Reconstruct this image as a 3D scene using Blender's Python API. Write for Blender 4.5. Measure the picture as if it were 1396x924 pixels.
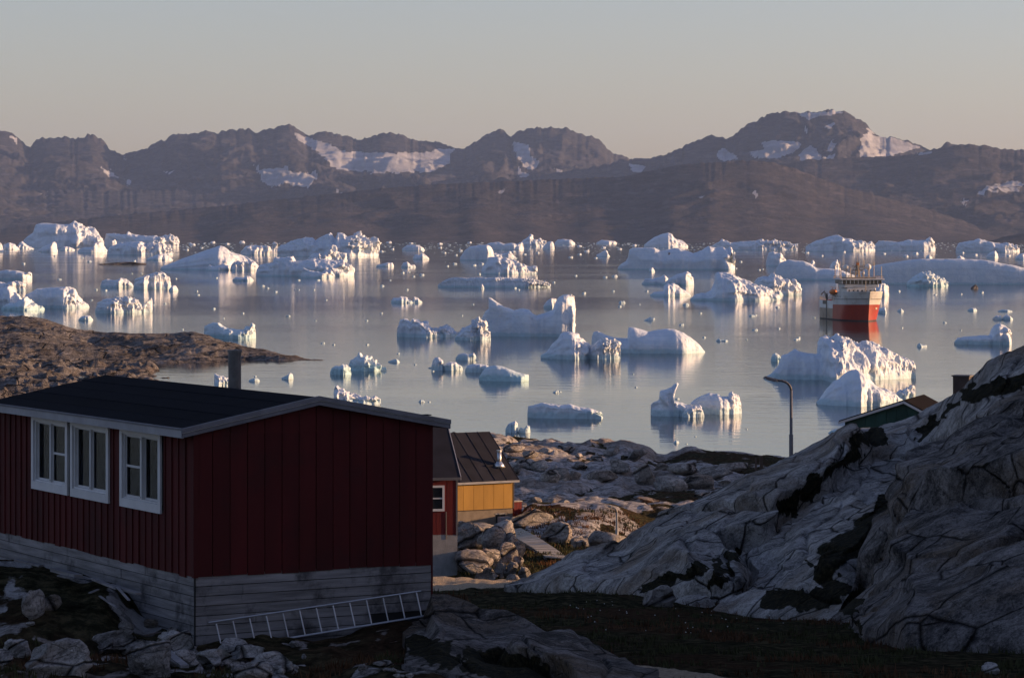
import bpy, bmesh, math, random
import numpy as np
from mathutils import Vector, Matrix, noise as mnoise
R = math.radians
S = bpy.context.scene
for o in list(bpy.data.objects): bpy.data.objects.remove(o)
# ---------------------------------------------------------------- camera
F = 4184.0      # focal length in photo pixels (photo 1396 x 924)
CH = 29.5       # camera height above the sea
HZ = 320.0      # photo row of the true horizon
cd = bpy.data.cameras.new('camera'); cam = bpy.data.objects.new('camera', cd)
S.collection.objects.link(cam); S.camera = cam
cam.location = (0, 0, CH); cam.rotation_euler = (R(90), 0, 0)
cd.sensor_width = 36.0; cd.lens = 36.0*F/1396.0; cd.shift_y = -(462.0-HZ)/1396.0
cd.clip_start = 1.0; cd.clip_end = 90000.0
# ---------------------------------------------------------------- sky, sun, exposure
SUN_AZ = 7.0   # degrees beyond square-right of the view
SUN_EL = 9.0
W = bpy.data.worlds.new('World'); S.world = W; W.use_nodes = True
wn = W.node_tree; wn.nodes.clear()
sky = wn.nodes.new('ShaderNodeTexSky'); sky.sky_type = 'NISHITA'; sky.sun_disc = False
sky.sun_elevation = R(SUN_EL); sky.sun_rotation = R(90-SUN_AZ)
sky.air_density = 1.0; sky.dust_density = 0.9; sky.ozone_density = 2.5; sky.altitude = 30
hsv = wn.nodes.new('ShaderNodeHueSaturation'); hsv.inputs['Saturation'].default_value = 0.93
bg = wn.nodes.new('ShaderNodeBackground'); bg.inputs['Strength'].default_value = 0.115
wo = wn.nodes.new('ShaderNodeOutputWorld')
tint = wn.nodes.new('ShaderNodeMix'); tint.data_type = 'RGBA'; tint.blend_type = 'MULTIPLY'; tint.inputs[0].default_value = 1.0; tint.inputs[7].default_value = (1.03, .85, .94, 1)
wn.links.new(sky.outputs[0], hsv.inputs['Color']); wn.links.new(hsv.outputs[0], tint.inputs[6]); wn.links.new(tint.outputs[2], bg.inputs[0]); wn.links.new(bg.outputs[0], wo.inputs[0])
sl = bpy.data.lights.new('sun', 'SUN'); sl.energy = 5.0; sl.angle = R(0.5); sl.color = (1.0, 0.60, 0.31)
sun = bpy.data.objects.new('sun', sl); S.collection.objects.link(sun)
sd = Vector((math.cos(R(SUN_EL))*math.cos(R(SUN_AZ)), math.cos(R(SUN_EL))*math.sin(R(SUN_AZ)), math.sin(R(SUN_EL))))
sun.rotation_euler = sd.to_track_quat('Z', 'Y').to_euler(); sun.location = (200, 0, 120)
S.view_settings.view_transform = 'Standard'; S.view_settings.look = 'None'
S.view_settings.exposure = 0.85; S.view_settings.gamma = 1.0
S.render.engine = 'CYCLES'
S.cycles.max_bounces = 6; S.cycles.diffuse_bounces = 3; S.cycles.glossy_bounces = 3
S.cycles.volume_bounces = 1; S.cycles.transparent_max_bounces = 6

# ---------------------------------------------------------------- helpers
def wx(px, Y): return (px-698.0)/F*Y
def wz(py, Y): return CH-(py-HZ)/F*Y
def P(px, py, Y): return Vector((wx(px, Y), Y, wz(py, Y)))
def tag(o, label=None, cat=None, group=None, kind=None):
    if label: o['label'] = label
    if cat: o['category'] = cat
    if group: o['group'] = group
    if kind: o['kind'] = kind
    return o
def empty(name, loc, rz=0.0, label=None, cat=None, group=None):
    o = bpy.data.objects.new(name, None); S.collection.objects.link(o)
    o.location = loc; o.rotation_euler = (0, 0, rz); o.empty_display_size = 0.3
    return tag(o, label, cat, group)
def link(name, me, mat=None, parent=None, loc=None):
    o = bpy.data.objects.new(name, me); S.collection.objects.link(o)
    if mat is not None and len(me.materials) == 0: me.materials.append(mat)
    if parent is not None: o.parent = parent
    if loc is not None: o.location = loc
    return o
def smooth(me, on=True):
    me.polygons.foreach_set('use_smooth', [on]*len(me.polygons))
def grid_mesh(name, V, sm=True, wrap=False):
    n, m = V.shape[:2]
    me = bpy.data.meshes.new(name)
    idx = np.arange(n*m).reshape(n, m)
    q = np.stack([idx[:-1, :-1], idx[1:, :-1], idx[1:, 1:], idx[:-1, 1:]], -1).reshape(-1, 4)
    me.vertices.add(n*m); me.vertices.foreach_set('co', V.reshape(-1).astype(np.float32))
    me.loops.add(q.size); me.loops.foreach_set('vertex_index', q.reshape(-1).astype(np.int32))
    me.polygons.add(len(q)); me.polygons.foreach_set('loop_start', np.arange(0, q.size, 4, dtype=np.int32))
    me.polygons.foreach_set('loop_total', np.full(len(q), 4, dtype=np.int32))
    me.update(calc_edges=True); me.validate()
    me.polygons.foreach_set('use_smooth', np.full(len(me.polygons), sm)); me.update()
    return me
def pattr(me, name, arr):
    a = me.attributes.new(name, 'FLOAT', 'POINT'); a.data.foreach_set('value', np.asarray(arr, dtype=np.float32).reshape(-1))
def soup(name, V, Fc, sm=False):
    me = bpy.data.meshes.new(name); me.from_pydata([tuple(v) for v in V], [], [tuple(f) for f in Fc]); me.update()
    smooth(me, sm); return me
def lerp_tab(t, tab):
    xs = [a for a, b in tab]; ys = [b for a, b in tab]
    return np.interp(t, xs, ys)
def sstep(a, b, x):
    t = np.clip((x-a)/(b-a), 0, 1); return t*t*(3-2*t)
# numpy noise --------------------------------------------------------
_G = np.array([(1,1,0),(-1,1,0),(1,-1,0),(-1,-1,0),(1,0,1),(-1,0,1),(1,0,-1),(-1,0,-1),(0,1,1),(0,-1,1),(0,1,-1),(0,-1,-1)], dtype=np.float64)
def _h(ix, iy, iz, s):
    n = (ix.astype(np.int64)*73856093) ^ (iy.astype(np.int64)*19349663) ^ (iz.astype(np.int64)*83492791) ^ (s*2654435761)
    n = (n ^ (n >> 13)) & 0xffffffff
    n = (n*1274126177) & 0xffffffff
    n = (n ^ (n >> 16))
    n = (n*2246822519) & 0xffffffff
    return (n ^ (n >> 15))
def perlin(x, y, z=None, s=0):
    x = np.asarray(x, float); y = np.asarray(y, float); z = np.zeros_like(x)+0.37 if z is None else np.asarray(z, float)
    ix = np.floor(x); iy = np.floor(y); iz = np.floor(z); fx = x-ix; fy = y-iy; fz = z-iz
    u = fx**3*(fx*(fx*6-15)+10); v = fy**3*(fy*(fy*6-15)+10); w = fz**3*(fz*(fz*6-15)+10)
    def g(dx, dy, dz):
        k = _h(ix+dx, iy+dy, iz+dz, s) % 12; G = _G[k]
        return G[..., 0]*(fx-dx)+G[..., 1]*(fy-dy)+G[..., 2]*(fz-dz)
    a = g(0,0,0); a = a+u*(g(1,0,0)-a); b = g(0,1,0); b = b+u*(g(1,1,0)-b)
    c = g(0,0,1); c = c+u*(g(1,0,1)-c); d = g(0,1,1); d = d+u*(g(1,1,1)-d)
    a = a+v*(b-a); c = c+v*(d-c)
    return a+w*(c-a)
def fbm(x, y, z=None, o=4, s=0, gain=.5, lac=2.03):
    r = 0; am = 1; f = 1
    for i in range(o):
        r = r+am*perlin(x*f, y*f, None if z is None else z*f, s+i*17); am *= gain; f *= lac
    return r
def ridged(x, y, z=None, o=4, s=0, gain=.5, lac=2.1):
    r = 0; am = 1; f = 1; t = 0
    for i in range(o):
        n = 1-np.abs(perlin(x*f, y*f, None if z is None else z*f, s+i*31))*1.9
        r = r+am*n*n; t += am; am *= gain; f *= lac
    return r/t
def cell(x, y, s=0):
    """2-D Worley: f1, f2, per-cell random"""
    x = np.asarray(x, float); y = np.asarray(y, float)
    ix = np.floor(x); iy = np.floor(y); z0 = np.zeros_like(ix)
    f1 = np.full(x.shape, 9.); f2 = np.full(x.shape, 9.); rid = np.zeros(x.shape)
    for dx in (-1, 0, 1):
        for dy in (-1, 0, 1):
            a = _h(ix+dx, iy+dy, z0, s); rx = (a & 1023)/1023.; ry = ((a >> 10) & 1023)/1023.; rr = ((a >> 20) & 1023)/1023.
            d = np.sqrt((ix+dx+rx-x)**2+(iy+dy+ry-y)**2)
            nw = d < f1
            f2 = np.where(nw, f1, np.minimum(f2, d)); rid = np.where(nw, rr, rid); f1 = np.where(nw, d, f1)
    return f1, f2, rid
# simple solid shapes -------------------------------------------------
class MB:
    def __init__(s): s.v = []; s.f = []
    def box(s, c, d, rot=None, taper=1.0):
        hx, hy, hz = d[0]/2, d[1]/2, d[2]/2; b = len(s.v)
        for sz in (-1, 1):
            k = taper if sz > 0 else 1
            for sx, sy in ((-1,-1),(1,-1),(1,1),(-1,1)):
                p = Vector((sx*hx*k, sy*hy*k, sz*hz))
                if rot is not None: p = rot @ p
                s.v.append(tuple(Vector(c)+p))
        for q in ((0,3,2,1),(4,5,6,7),(0,1,5,4),(1,2,6,5),(2,3,7,6),(3,0,4,7)): s.f.append(tuple(b+i for i in q))
        return s
    def b2(s, lo, hi): return s.box([(lo[i]+hi[i])/2 for i in range(3)], [abs(hi[i]-lo[i]) for i in range(3)])
    def prism(s, pts, vec):
        b = len(s.v); n = len(pts); vec = Vector(vec)
        for p in pts: s.v.append(tuple(p))
        for p in pts: s.v.append(tuple(Vector(p)+vec))
        s.f.append(tuple(range(b+n-1, b-1, -1))); s.f.append(tuple(range(b+n, b+2*n)))
        for i in range(n): j = (i+1) % n; s.f.append((b+i, b+j, b+n+j, b+n+i))
        return s
    def tube(s, pts, r, n=8, cap=True):
        pts = [Vector(p) for p in pts]; rr = r if isinstance(r, (list, tuple)) else [r]*len(pts); b = len(s.v)
        for i, p in enumerate(pts):
            d = (pts[min(i+1, len(pts)-1)]-pts[max(i-1, 0)]).normalized()
            a = d.cross(Vector((0.13, 0.97, 0.21))).normalized(); c = d.cross(a).normalized()
            for k in range(n):
                t = 2*math.pi*k/n; s.v.append(tuple(p+a*math.cos(t)*rr[i]+c*math.sin(t)*rr[i]))
        for i in range(len(pts)-1):
            for k in range(n):
                k2 = (k+1) % n; s.f.append((b+i*n+k, b+i*n+k2, b+(i+1)*n+k2, b+(i+1)*n+k))
        if cap:
            s.f.append(tuple(b+k for k in range(n-1, -1, -1))); e = b+(len(pts)-1)*n; s.f.append(tuple(e+k for k in range(n)))
        return s
    def build(s, name, mat, parent=None, loc=None, sm=False, bevel=0):
        me = bpy.data.meshes.new(name); me.from_pydata(s.v, [], s.f)
        bm = bmesh.new(); bm.from_mesh(me); bmesh.ops.recalc_face_normals(bm, faces=bm.faces)
        if bevel: bmesh.ops.bevel(bm, geom=bm.edges[:], offset=bevel, segments=1, affect='EDGES')
        bm.to_mesh(me); bm.free(); smooth(me, sm); me.update()
        return link(name, me, mat, parent, loc)
def clone(o, loc=None, rz=None, label=None, parent=None):
    c = o.copy(); S.collection.objects.link(c)
    if parent is not None: c.parent = parent
    if loc is not None: c.location = loc
    if rz is not None: c.rotation_euler = (0, 0, rz)
    if label: c['label'] = label
    for ch in list(o.children): clone(ch, parent=c)
    return c
# ---------------------------------------------------------------- materials
class N:
    def __init__(s, name):
        s.m = bpy.data.materials.new(name); s.m.use_nodes = True; s.t = s.m.node_tree; s.t.nodes.clear()
        s.out = s.n('ShaderNodeOutputMaterial'); s.b = s.n('ShaderNodeBsdfPrincipled'); s.l(s.b.outputs[0], s.out.inputs[0])
    def n(s, t, **k):
        x = s.t.nodes.new(t)
        for a, b in k.items(): setattr(x, a, b)
        return x
    def l(s, a, b): s.t.links.new(a, b); return s
    def val(s, sock, v):
        if hasattr(v, 'is_output') or hasattr(v, 'links'): s.l(v, sock)
        else: sock.default_value = v
    def coord(s, kind='Object', scale=(1,1,1), rot=(0,0,0)):
        if kind == 'World': o = s.n('ShaderNodeNewGeometry').outputs['Position']
        else: o = s.n('ShaderNodeTexCoord').outputs[kind]
        m = s.n('ShaderNodeMapping')
        if any(rot): m.vector_type = 'TEXTURE'; scale = tuple(1/q for q in scale)
        m.inputs['Scale'].default_value = scale; m.inputs['Rotation'].default_value = rot
        s.l(o, m.inputs[0]); return m.outputs[0]
    def noise(s, co, scale=1, detail=4, rough=.55, dist=0):
        x = s.n('ShaderNodeTexNoise'); s.l(co, x.inputs['Vector']); x.inputs['Scale'].default_value = scale
        x.inputs['Detail'].default_value = detail; x.inputs['Roughness'].default_value = rough; x.inputs['Distortion'].default_value = dist
        return x.outputs[0]
    def vor(s, co, scale=1, feature='F1', out='Distance'):
        x = s.n('ShaderNodeTexVoronoi', feature=feature); s.l(co, x.inputs['Vector']); x.inputs['Scale'].default_value = scale
        return x.outputs[out]
    def ramp(s, v, stops):
        x = s.n('ShaderNodeValToRGB'); e = x.color_ramp.elements
        while len(e) < len(stops): e.new(.5)
        for i, (p, c) in enumerate(stops):
            e[i].position = p; e[i].color = (c, c, c, 1) if not hasattr(c, '__len__') else (*c, 1)
        s.l(v, x.inputs[0]); return x.outputs[0]
    def mix(s, fac, a, b, blend='MIX'):
        x = s.n('ShaderNodeMix', data_type='RGBA', blend_type=blend)
        s.val(x.inputs[0], fac)
        s.val(x.inputs[6], a if not isinstance(a, tuple) else (*a, 1)); s.val(x.inputs[7], b if not isinstance(b, tuple) else (*b, 1))
        return x.outputs[2]
    def math(s, op, a, b=0.0):
        x = s.n('ShaderNodeMath', operation=op); s.val(x.inputs[0], a); s.val(x.inputs[1], b); return x.outputs[0]
    def bump(s, h, dist=.02, strength=1.0, normal=None):
        x = s.n('ShaderNodeBump'); s.l(h, x.inputs['Height']); x.inputs['Distance'].default_value = dist; x.inputs['Strength'].default_value = strength
        if normal is not None: s.l(normal, x.inputs['Normal'])
        s.l(x.outputs[0], s.b.inputs['Normal']); return x.outputs[0]
    def attr(s, name): return s.n('ShaderNodeAttribute', attribute_name=name).outputs['Fac']
    def rnd(s): return s.n('ShaderNodeObjectInfo').outputs['Random']
    def set(s, base=None, rough=None, spec=None, metal=None):
        if base is not None: s.val(s.b.inputs['Base Color'], base if not isinstance(base, tuple) else (*base, 1))
        if rough is not None: s.val(s.b.inputs['Roughness'], rough)
        if spec is not None: s.b.inputs['Specular IOR Level'].default_value = spec
        if metal is not None: s.b.inputs['Metallic'].default_value = metal
        return s.m
def simple(name, c, rough=.6, var=.25, scale=3., bump=.004, metal=0, spec=.4, stretch=(1,1,1), dirt=None):
    k = N(name); co = k.coord('Object', stretch); f = k.noise(co, scale, 5, .6)
    c2 = tuple(x*(1-var) for x in c); c3 = tuple(min(1, x*(1+var*.6)) for x in c)
    col = k.ramp(f, [(.3, c2), (.7, c3)])
    if dirt:
        d = k.noise(k.coord('World', (1,1,1)), dirt[1], 6, .65); col = k.mix(k.ramp(d, [(.52, 0.0), (.66, dirt[2])]), col, dirt[0])
    rv = k.n('ShaderNodeMapRange'); k.l(k.rnd(), rv.inputs[0]); rv.inputs[3].default_value = .82; rv.inputs[4].default_value = 1.12
    mm = k.n('ShaderNodeMix', data_type='RGBA', blend_type='MULTIPLY'); mm.inputs[0].default_value = 1
    k.l(col, mm.inputs[6]); k.l(rv.outputs[0], mm.inputs[7])
    k.bump(k.noise(co, scale*6, 4, .6), bump); return k.set(mm.outputs[2], rough, spec, metal)
M = {}
def make_materials():
    # water
    k = N('sea_water'); co = k.coord('World')
    w1 = k.noise(k.coord('World', (.55, 1.0, 1)), 1.0, 3, .6); w2 = k.noise(k.coord('World', (.10, .18, 1)), 1.0, 2, .5)
    band = k.ramp(k.noise(k.coord('World', (.0011, .0042, 1)), 1.0, 4, .6, .8), [(.36, .25), (.62, 1.0)])
    b1 = k.n('ShaderNodeBump'); k.l(w2, b1.inputs['Height']); b1.inputs['Distance'].default_value = .10; b1.inputs['Strength'].default_value = .5
    b2 = k.n('ShaderNodeBump'); k.l(w1, b2.inputs['Height']); b2.inputs['Distance'].default_value = .020; k.l(b1.outputs[0], b2.inputs['Normal']); k.l(band, b2.inputs['Strength'])
    k.l(b2.outputs[0], k.b.inputs['Normal']); k.b.inputs['IOR'].default_value = 1.33
    k.val(k.b.inputs['Roughness'], k.ramp(band, [(0, .025), (1, .07)]))
    M['water'] = k.set((.006, .009, .013), None, .5)
    # ice
    for nm, teal in (('glacier_ice', 0.0), ('blue_ice', 1.0)):
        k = N(nm); g = k.n('ShaderNodeNewGeometry'); sp = k.n('ShaderNodeSeparateXYZ'); k.l(g.outputs['Position'], sp.inputs[0])
        co = k.coord('World'); f = k.noise(co, .35, 5, .65); f2 = k.noise(co, 2.5, 6, .7)
        col = k.mix(k.ramp(f, [(.35, 0.), (.7, 1.)]), (.68, .735, .80), (.54, .62, .73))
        col = k.mix(k.ramp(f2, [(.60, 0.), (.75, .5)]), col, (.60, .66, .72))
        bd = k.noise(k.coord('World', (.03, .03, 1.4)), .6, 4, .6, .4); col = k.mix(k.ramp(bd, [(.55, 0.), (.60, .45), (.64, .1)]), col, (.46, .56, .68))
        zz = k.math('ADD', sp.outputs[2], k.math('MULTIPLY', f, -1.6))
        low = k.ramp(zz, [(.0, 1.0), (.45 if teal < .5 else .98, 0.0)])
        col = k.mix(k.math('MULTIPLY', low, .55 if teal < .5 else .9), col, (.30, .50, .56))
        if teal: col = k.mix(.35, col, (.48, .68, .74))
        k.bump(k.math('ADD', k.noise(co, .9, 6, .7), k.math('MULTIPLY', k.vor(co, 1.1), .5)), .30, .7)
        M[nm] = k.set(col, .55, .35)
    # mountains
    for nm, ca, cb in (('mountain_rock', (.036, .037, .047), (.070, .067, .077)), ('hill_rock', (.034, .033, .040), (.072, .062, .064))):
        k = N(nm); co = k.coord('World')
        f = k.noise(k.coord('World', (1, 1, 2.5)), .0032, 8, .68, .6)
        col = k.ramp(f, [(.3, ca), (.62, cb), (.72, tuple(x*1.4 for x in cb))])
        fine = k.noise(k.coord('World', (1, .6, 2)), .022, 7, .75); col = k.mix(k.ramp(fine, [(.42, .55), (.56, 0.)]), col, tuple(x*.45 for x in ca)); col = k.mix(k.ramp(k.noise(k.coord('World', (1, .5, 3)), .009, 6, .7), [(.55, 0.), (.66, .55)]), col, tuple(x*1.9 for x in cb))
        sn = k.attr('snow'); h = k.noise(co, .012, 6, .7)
        s2 = k.ramp(k.math('ADD', sn, k.math('MULTIPLY', k.math('SUBTRACT', h, .5), .9)), [(.47, 0.), (.56, 1.)])
        scol = k.mix(k.ramp(k.noise(k.coord('World', (1, 1, 3)), .006, 5, .6), [(.35, 0.), (.7, 1.)]), (.30, .31, .34), (.48, .49, .53))
        col = k.mix(s2, col, scol)
        k.bump(k.noise(co, .014, 8, .8), 22, .9); M[nm] = k.set(col, .9, .1)
    # near rock
    def rock(nm, light, dark, brown, sc, rot, lich=.5, streak=(1, 5, 5), pat=.5):
        k = N(nm); co = k.coord('World'); cs = k.coord('World', streak, rot)
        wr = k.n('ShaderNodeVectorMath', operation='MULTIPLY_ADD'); wt = k.n('ShaderNodeTexNoise'); k.l(cs, wt.inputs['Vector']); wt.inputs['Scale'].default_value = sc*.5; wt.inputs['Detail'].default_value = 3
        k.l(wt.outputs['Color'], wr.inputs[0]); wr.inputs[1].default_value = (.28/sc,)*3; k.l(cs, wr.inputs[2]); cw = wr.outputs[0]
        f = k.noise(cw, sc*.45, 9, .78, .0); g = k.noise(co, sc*.20, 6, .62, .5); m = k.noise(co, sc*3.0, 8, .75); big = k.noise(cs, sc*.16, 6, .65, .15)
        md = tuple((a+b)/2 for a, b in zip(dark, light))
        col = k.ramp(f, [(.37, dark), (.44, md), (.49, light), (.66, tuple(min(.75, x*1.35) for x in light))])
        col = k.mix(k.ramp(g, [(.50, 0.), (.64, .75)]), col, brown)
        col = k.mix(k.ramp(k.math('ADD', big, k.math('MULTIPLY', k.math('SUBTRACT', m, .5), .5)), [(pat, 0.), (pat+.10, .75)]), col, dark)
        col = k.mix(k.ramp(m, [(.47, 0.), (.58, lich)]), col, tuple(x*.32 for x in light))
        m2 = k.noise(co, sc*6.5, 6, .8); col = k.mix(k.ramp(m2, [(.55, 0.), (.66, .55)]), col, tuple(min(1, x*1.55) for x in light))
        v1 = k.vor(cw, sc*.20, 'DISTANCE_TO_EDGE'); v2 = k.vor(cw, sc*.75, 'DISTANCE_TO_EDGE')
        cr = k.math('MULTIPLY', k.ramp(v1, [(.0, .06), (.022, 1.)]), k.ramp(v2, [(.0, .72), (.02, 1.)]))
        cm = k.n('ShaderNodeMix', data_type='RGBA', blend_type='MULTIPLY'); cm.inputs[0].default_value = 1; k.l(col, cm.inputs[6]); k.l(cr, cm.inputs[7]); col = cm.outputs[2]
        blk = k.vor(cw, sc*.55, 'F1', 'Color'); bs = k.n('ShaderNodeSeparateColor'); k.l(blk, bs.inputs[0]); bl = k.ramp(bs.outputs[0], [(.0, .72), (1., 1.4)])
        sp = k.ramp(k.noise(co, sc*11, 3, .9), [(.40, .45), (.48, 1.)]); bl = k.math('MULTIPLY', bl, sp)
        c2 = k.n('ShaderNodeMix', data_type='RGBA', blend_type='MULTIPLY'); c2.inputs[0].default_value = .85; k.l(col, c2.inputs[6]); k.l(bl, c2.inputs[7]); col = c2.outputs[2]
        moss = k.attr('moss'); mo = k.ramp(k.math('ADD', moss, k.math('MULTIPLY', k.math('SUBTRACT', k.noise(co, sc*.8, 6, .7), .5), 1.3)), [(.42, 0.), (.56, 1.)])
        col = k.mix(mo, col, k.ramp(k.noise(co, sc*5, 6, .8), [(.40, (.006, .007, .004)), (.52, (.018, .017, .009)), (.62, (.050, .038, .018))]))
        h = k.math('ADD', k.math('MULTIPLY', f, .55), k.math('MULTIPLY', m, .50)); h = k.math('ADD', h, k.math('MULTIPLY', cr, .55))
        k.bump(h, .6/sc, 1.0); M[nm] = k.set(col, .95, .06)
    rock('gneiss_rock', (.42, .395, .375), (.10, .097, .097), (.24, .18, .13), 1.5, (0, R(-36), R(10)), .38, (1, 1.9, 1.9), .66)
    rock('crag_rock', (.22, .20, .19), (.020, .020, .022), (.15, .105, .065), 1.9, (0, R(-65), R(10)), .55, (1, 1.35, 1.35), .55)
    rock('shore_rock', (.46, .42, .39), (.10, .09, .085), (.28, .20, .14), .45, (0, R(-15), R(10)), .4, (1, 2, 3), .66)
    rock('boulder_rock', (.42, .395, .38), (.09, .085, .083), (.21, .14, .09), 1.7, (0, R(-20), R(30)), .4, (1, 2, 3), .64)
    rock('point_rock', (.21, .195, .19), (.035, .034, .038), (.14, .11, .09), .35, (0, R(-10), R(10)), .55, (1, 2, 4), .55)
    # tundra
    k = N('tundra'); co = k.coord('World'); a = k.noise(co, .25, 5, .6, .4); b = k.noise(co, 3.0, 7, .72); c = k.noise(co, 9, 5, .7)
    col = k.ramp(b, [(.36, (.010, .010, .007)), (.5, (.034, .032, .019)), (.62, (.090, .073, .042))])
    col = k.mix(k.ramp(a, [(.48, 0.), (.62, .7)]), col, k.ramp(c, [(.38, (.030, .017, .012)), (.62, (.085, .045, .028))]))
    gr = k.attr('gravel'); gs = k.ramp(k.math('ADD', gr, k.math('MULTIPLY', k.math('SUBTRACT', b, .5), .55)), [(.45, 0.), (.55, 1.)])
    gv = k.ramp(k.noise(co, 12, 6, .8), [(.35, (.20, .155, .11)), (.5, (.40, .32, .23)), (.65, (.56, .46, .34))])
    col = k.mix(gs, col, gv)
    rk = k.attr('rocky'); rs = k.ramp(k.math('ADD', rk, k.math('MULTIPLY', k.math('SUBTRACT', k.noise(co, .9, 6, .7), .5), 1.2)), [(.45, 0.), (.56, 1.)])
    rc = k.ramp(k.noise(k.coord('World', (1, 2, 3), (0, R(-20), 0)), .7, 8, .75, .5), [(.37, (.05, .048, .05)), (.44, (.24, .225, .22)), (.51, (.42, .395, .385)), (.68, (.54, .51, .50))])
    rc = k.mix(k.ramp(k.noise(co, .12, 5, .6), [(.48, 0.), (.62, .6)]), rc, (.20, .145, .105))
    rc = k.mix(k.ramp(k.noise(co, 2.6, 8, .8), [(.50, 0.), (.58, .65)]), rc, (.07, .066, .066))
    col = k.mix(rs, col, rc)
    k.bump(k.math('ADD', b, k.math('MULTIPLY', c, .6)), .20, 1.0); M['tundra'] = k.set(col, 1.0, .0)
    M['grass'] = simple('grass_blade', (.062, .062, .030), 1.0, .6, 1.2, 0, spec=.0)
    M['heather'] = simple('heather_leaf', (.095, .05, .028), 1.0, .6, 1.2, 0, spec=.0)
    M['cotton'] = simple('cotton_flower', (.5, .5, .48), .9, .1, 3, 0)
    # man made
    M['red'] = simple('red_board_paint', (.062, .0062, .0065), .75, .3, 2.0, .004, spec=.2, stretch=(1, 1, .15), dirt=((.03, .007, .007), .9, .6))
    M['red_old'] = simple('faded_red_paint', (.12, .016, .016), .75, .3, 3.0, .004, spec=.2, stretch=(1, 1, .2))
    M['plank'] = simple('weathered_plank', (.21, .20, .205), .85, .45, 3.5, .012, spec=.15, stretch=(.25, .25, 3), dirt=((.045, .042, .044), 1.6, .85))
    M['white'] = simple('white_window_paint', (.52, .52, .53), .5, .10, 3, .002)
    M['fascia'] = simple('grey_fascia_paint', (.27, .27, .29), .6, .18, 2, .003, dirt=((.2, .2, .2), 2.0, .5))
    M['barge'] = simple('grey_barge_board', (.13, .13, .15), .7, .25, 3, .004, dirt=((.1, .1, .1), 3.0, .6))
    M['felt'] = simple('black_roof_felt', (.008, .0085, .012), 1.0, .25, 2, .004, spec=.03)
    M['metalroof'] = simple('dark_sheet_roof', (.022, .022, .030), .8, .25, 1.2, .004, spec=.1)
    M['yellow'] = simple('yellow_board_paint', (.30, .165, .035), .7, .15, 1.5, .003, spec=.2, stretch=(1, 1, .3))
    M['concrete'] = simple('concrete', (.24, .235, .23), .9, .25, 2.5, .01, spec=.2, dirt=((.10, .095, .09), .8, .6))
    M['concrete2'] = simple('worn_foundation', (.20, .165, .13), .9, .25, 2.5, .01, spec=.2)
    M['green'] = simple('green_board_paint', (.022, .058, .048), .7, .25, 2, .003, spec=.2)
    M['alu'] = simple('ladder_aluminium', (.30, .31, .33), .45, .15, 5, .001, metal=.6)
    M['steel'] = simple('chimney_steel', (.55, .55, .55), .35, .2, 4, .002, metal=.85)
    M['pipe'] = simple('weathered_flue', (.13, .125, .125), .6, .35, 5, .004, metal=.2)
    M['lamp'] = simple('lamp_post_paint', (.10, .10, .11), .6, .2, 4, .001)
    M['galv'] = simple('galvanised_post', (.30, .28, .25), .5, .2, 4, .001, metal=.3)
    M['brown'] = simple('brown_board', (.05, .036, .032), .8, .3, 3, .004)
    M['board'] = simple('grey_walkway_board', (.36, .31, .25), .85, .3, 3, .006)
    M['tar'] = simple('tar_roof', (.012, .010, .011), 1.0, .2, 2, .003, spec=.03)
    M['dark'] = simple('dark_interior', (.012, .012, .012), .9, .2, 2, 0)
    M['curtain'] = simple('pale_curtain', (.028, .028, .034), 1.0, .3, 6, .01, spec=.0, stretch=(1, 1, .05))
    M['hullred'] = simple('orange_red_hull', (.38, .035, .014), .5, .22, .35, .01, stretch=(1, 1, .4), dirt=((.25, .03, .015), .25, .5))
    M['hullwhite'] = simple('white_ship_paint', (.66, .65, .62), .5, .12, .4, .01, dirt=((.36, .30, .22), .3, .55))
    M['hullbeige'] = simple('rusty_beige_hull', (.34, .27, .20), .6, .25, .4, .01, stretch=(1, 1, .3), dirt=((.20, .13, .08), .4, .6))
    M['shipdark'] = simple('ship_dark_steel', (.05, .048, .048), .5, .2, 2, .003)
    M['orange'] = simple('orange_fitting', (.55, .16, .03), .5, .1, 2, .001)
    k = N('window_glass'); k.b.inputs['Transmission Weight'].default_value = 0.0
    gl = k.n('ShaderNodeBsdfGlossy'); gl.inputs['Roughness'].default_value = .03; gl.inputs['Color'].default_value = (.30, .32, .36, 1)
    tr = k.n('ShaderNodeBsdfTransparent'); tr.inputs[0].default_value = (.62, .65, .66, 1)
    fr = k.n('ShaderNodeFresnel'); fr.inputs[0].default_value = 1.5
    mx = k.n('ShaderNodeMixShader'); k.l(fr.outputs[0], mx.inputs[0]); k.l(tr.outputs[0], mx.inputs[1]); k.l(gl.outputs[0], mx.inputs[2]); k.l(mx.outputs[0], k.out.inputs[0])
    M['glass'] = k.m
    M['darkglass'] = simple('bridge_window_glass', (.015, .018, .022), .08, .1, 2, 0, spec=.8)
make_materials()
# ---------------------------------------------------------------- sea
def build_sea():
    me = soup('sea', [(-26000, -3000, 0), (26000, -3000, 0), (26000, 31000, 0), (-26000, 31000, 0)], [(0, 1, 2, 3)])
    tag(link('sea', me, M['water']), kind='structure')
build_sea()
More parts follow.
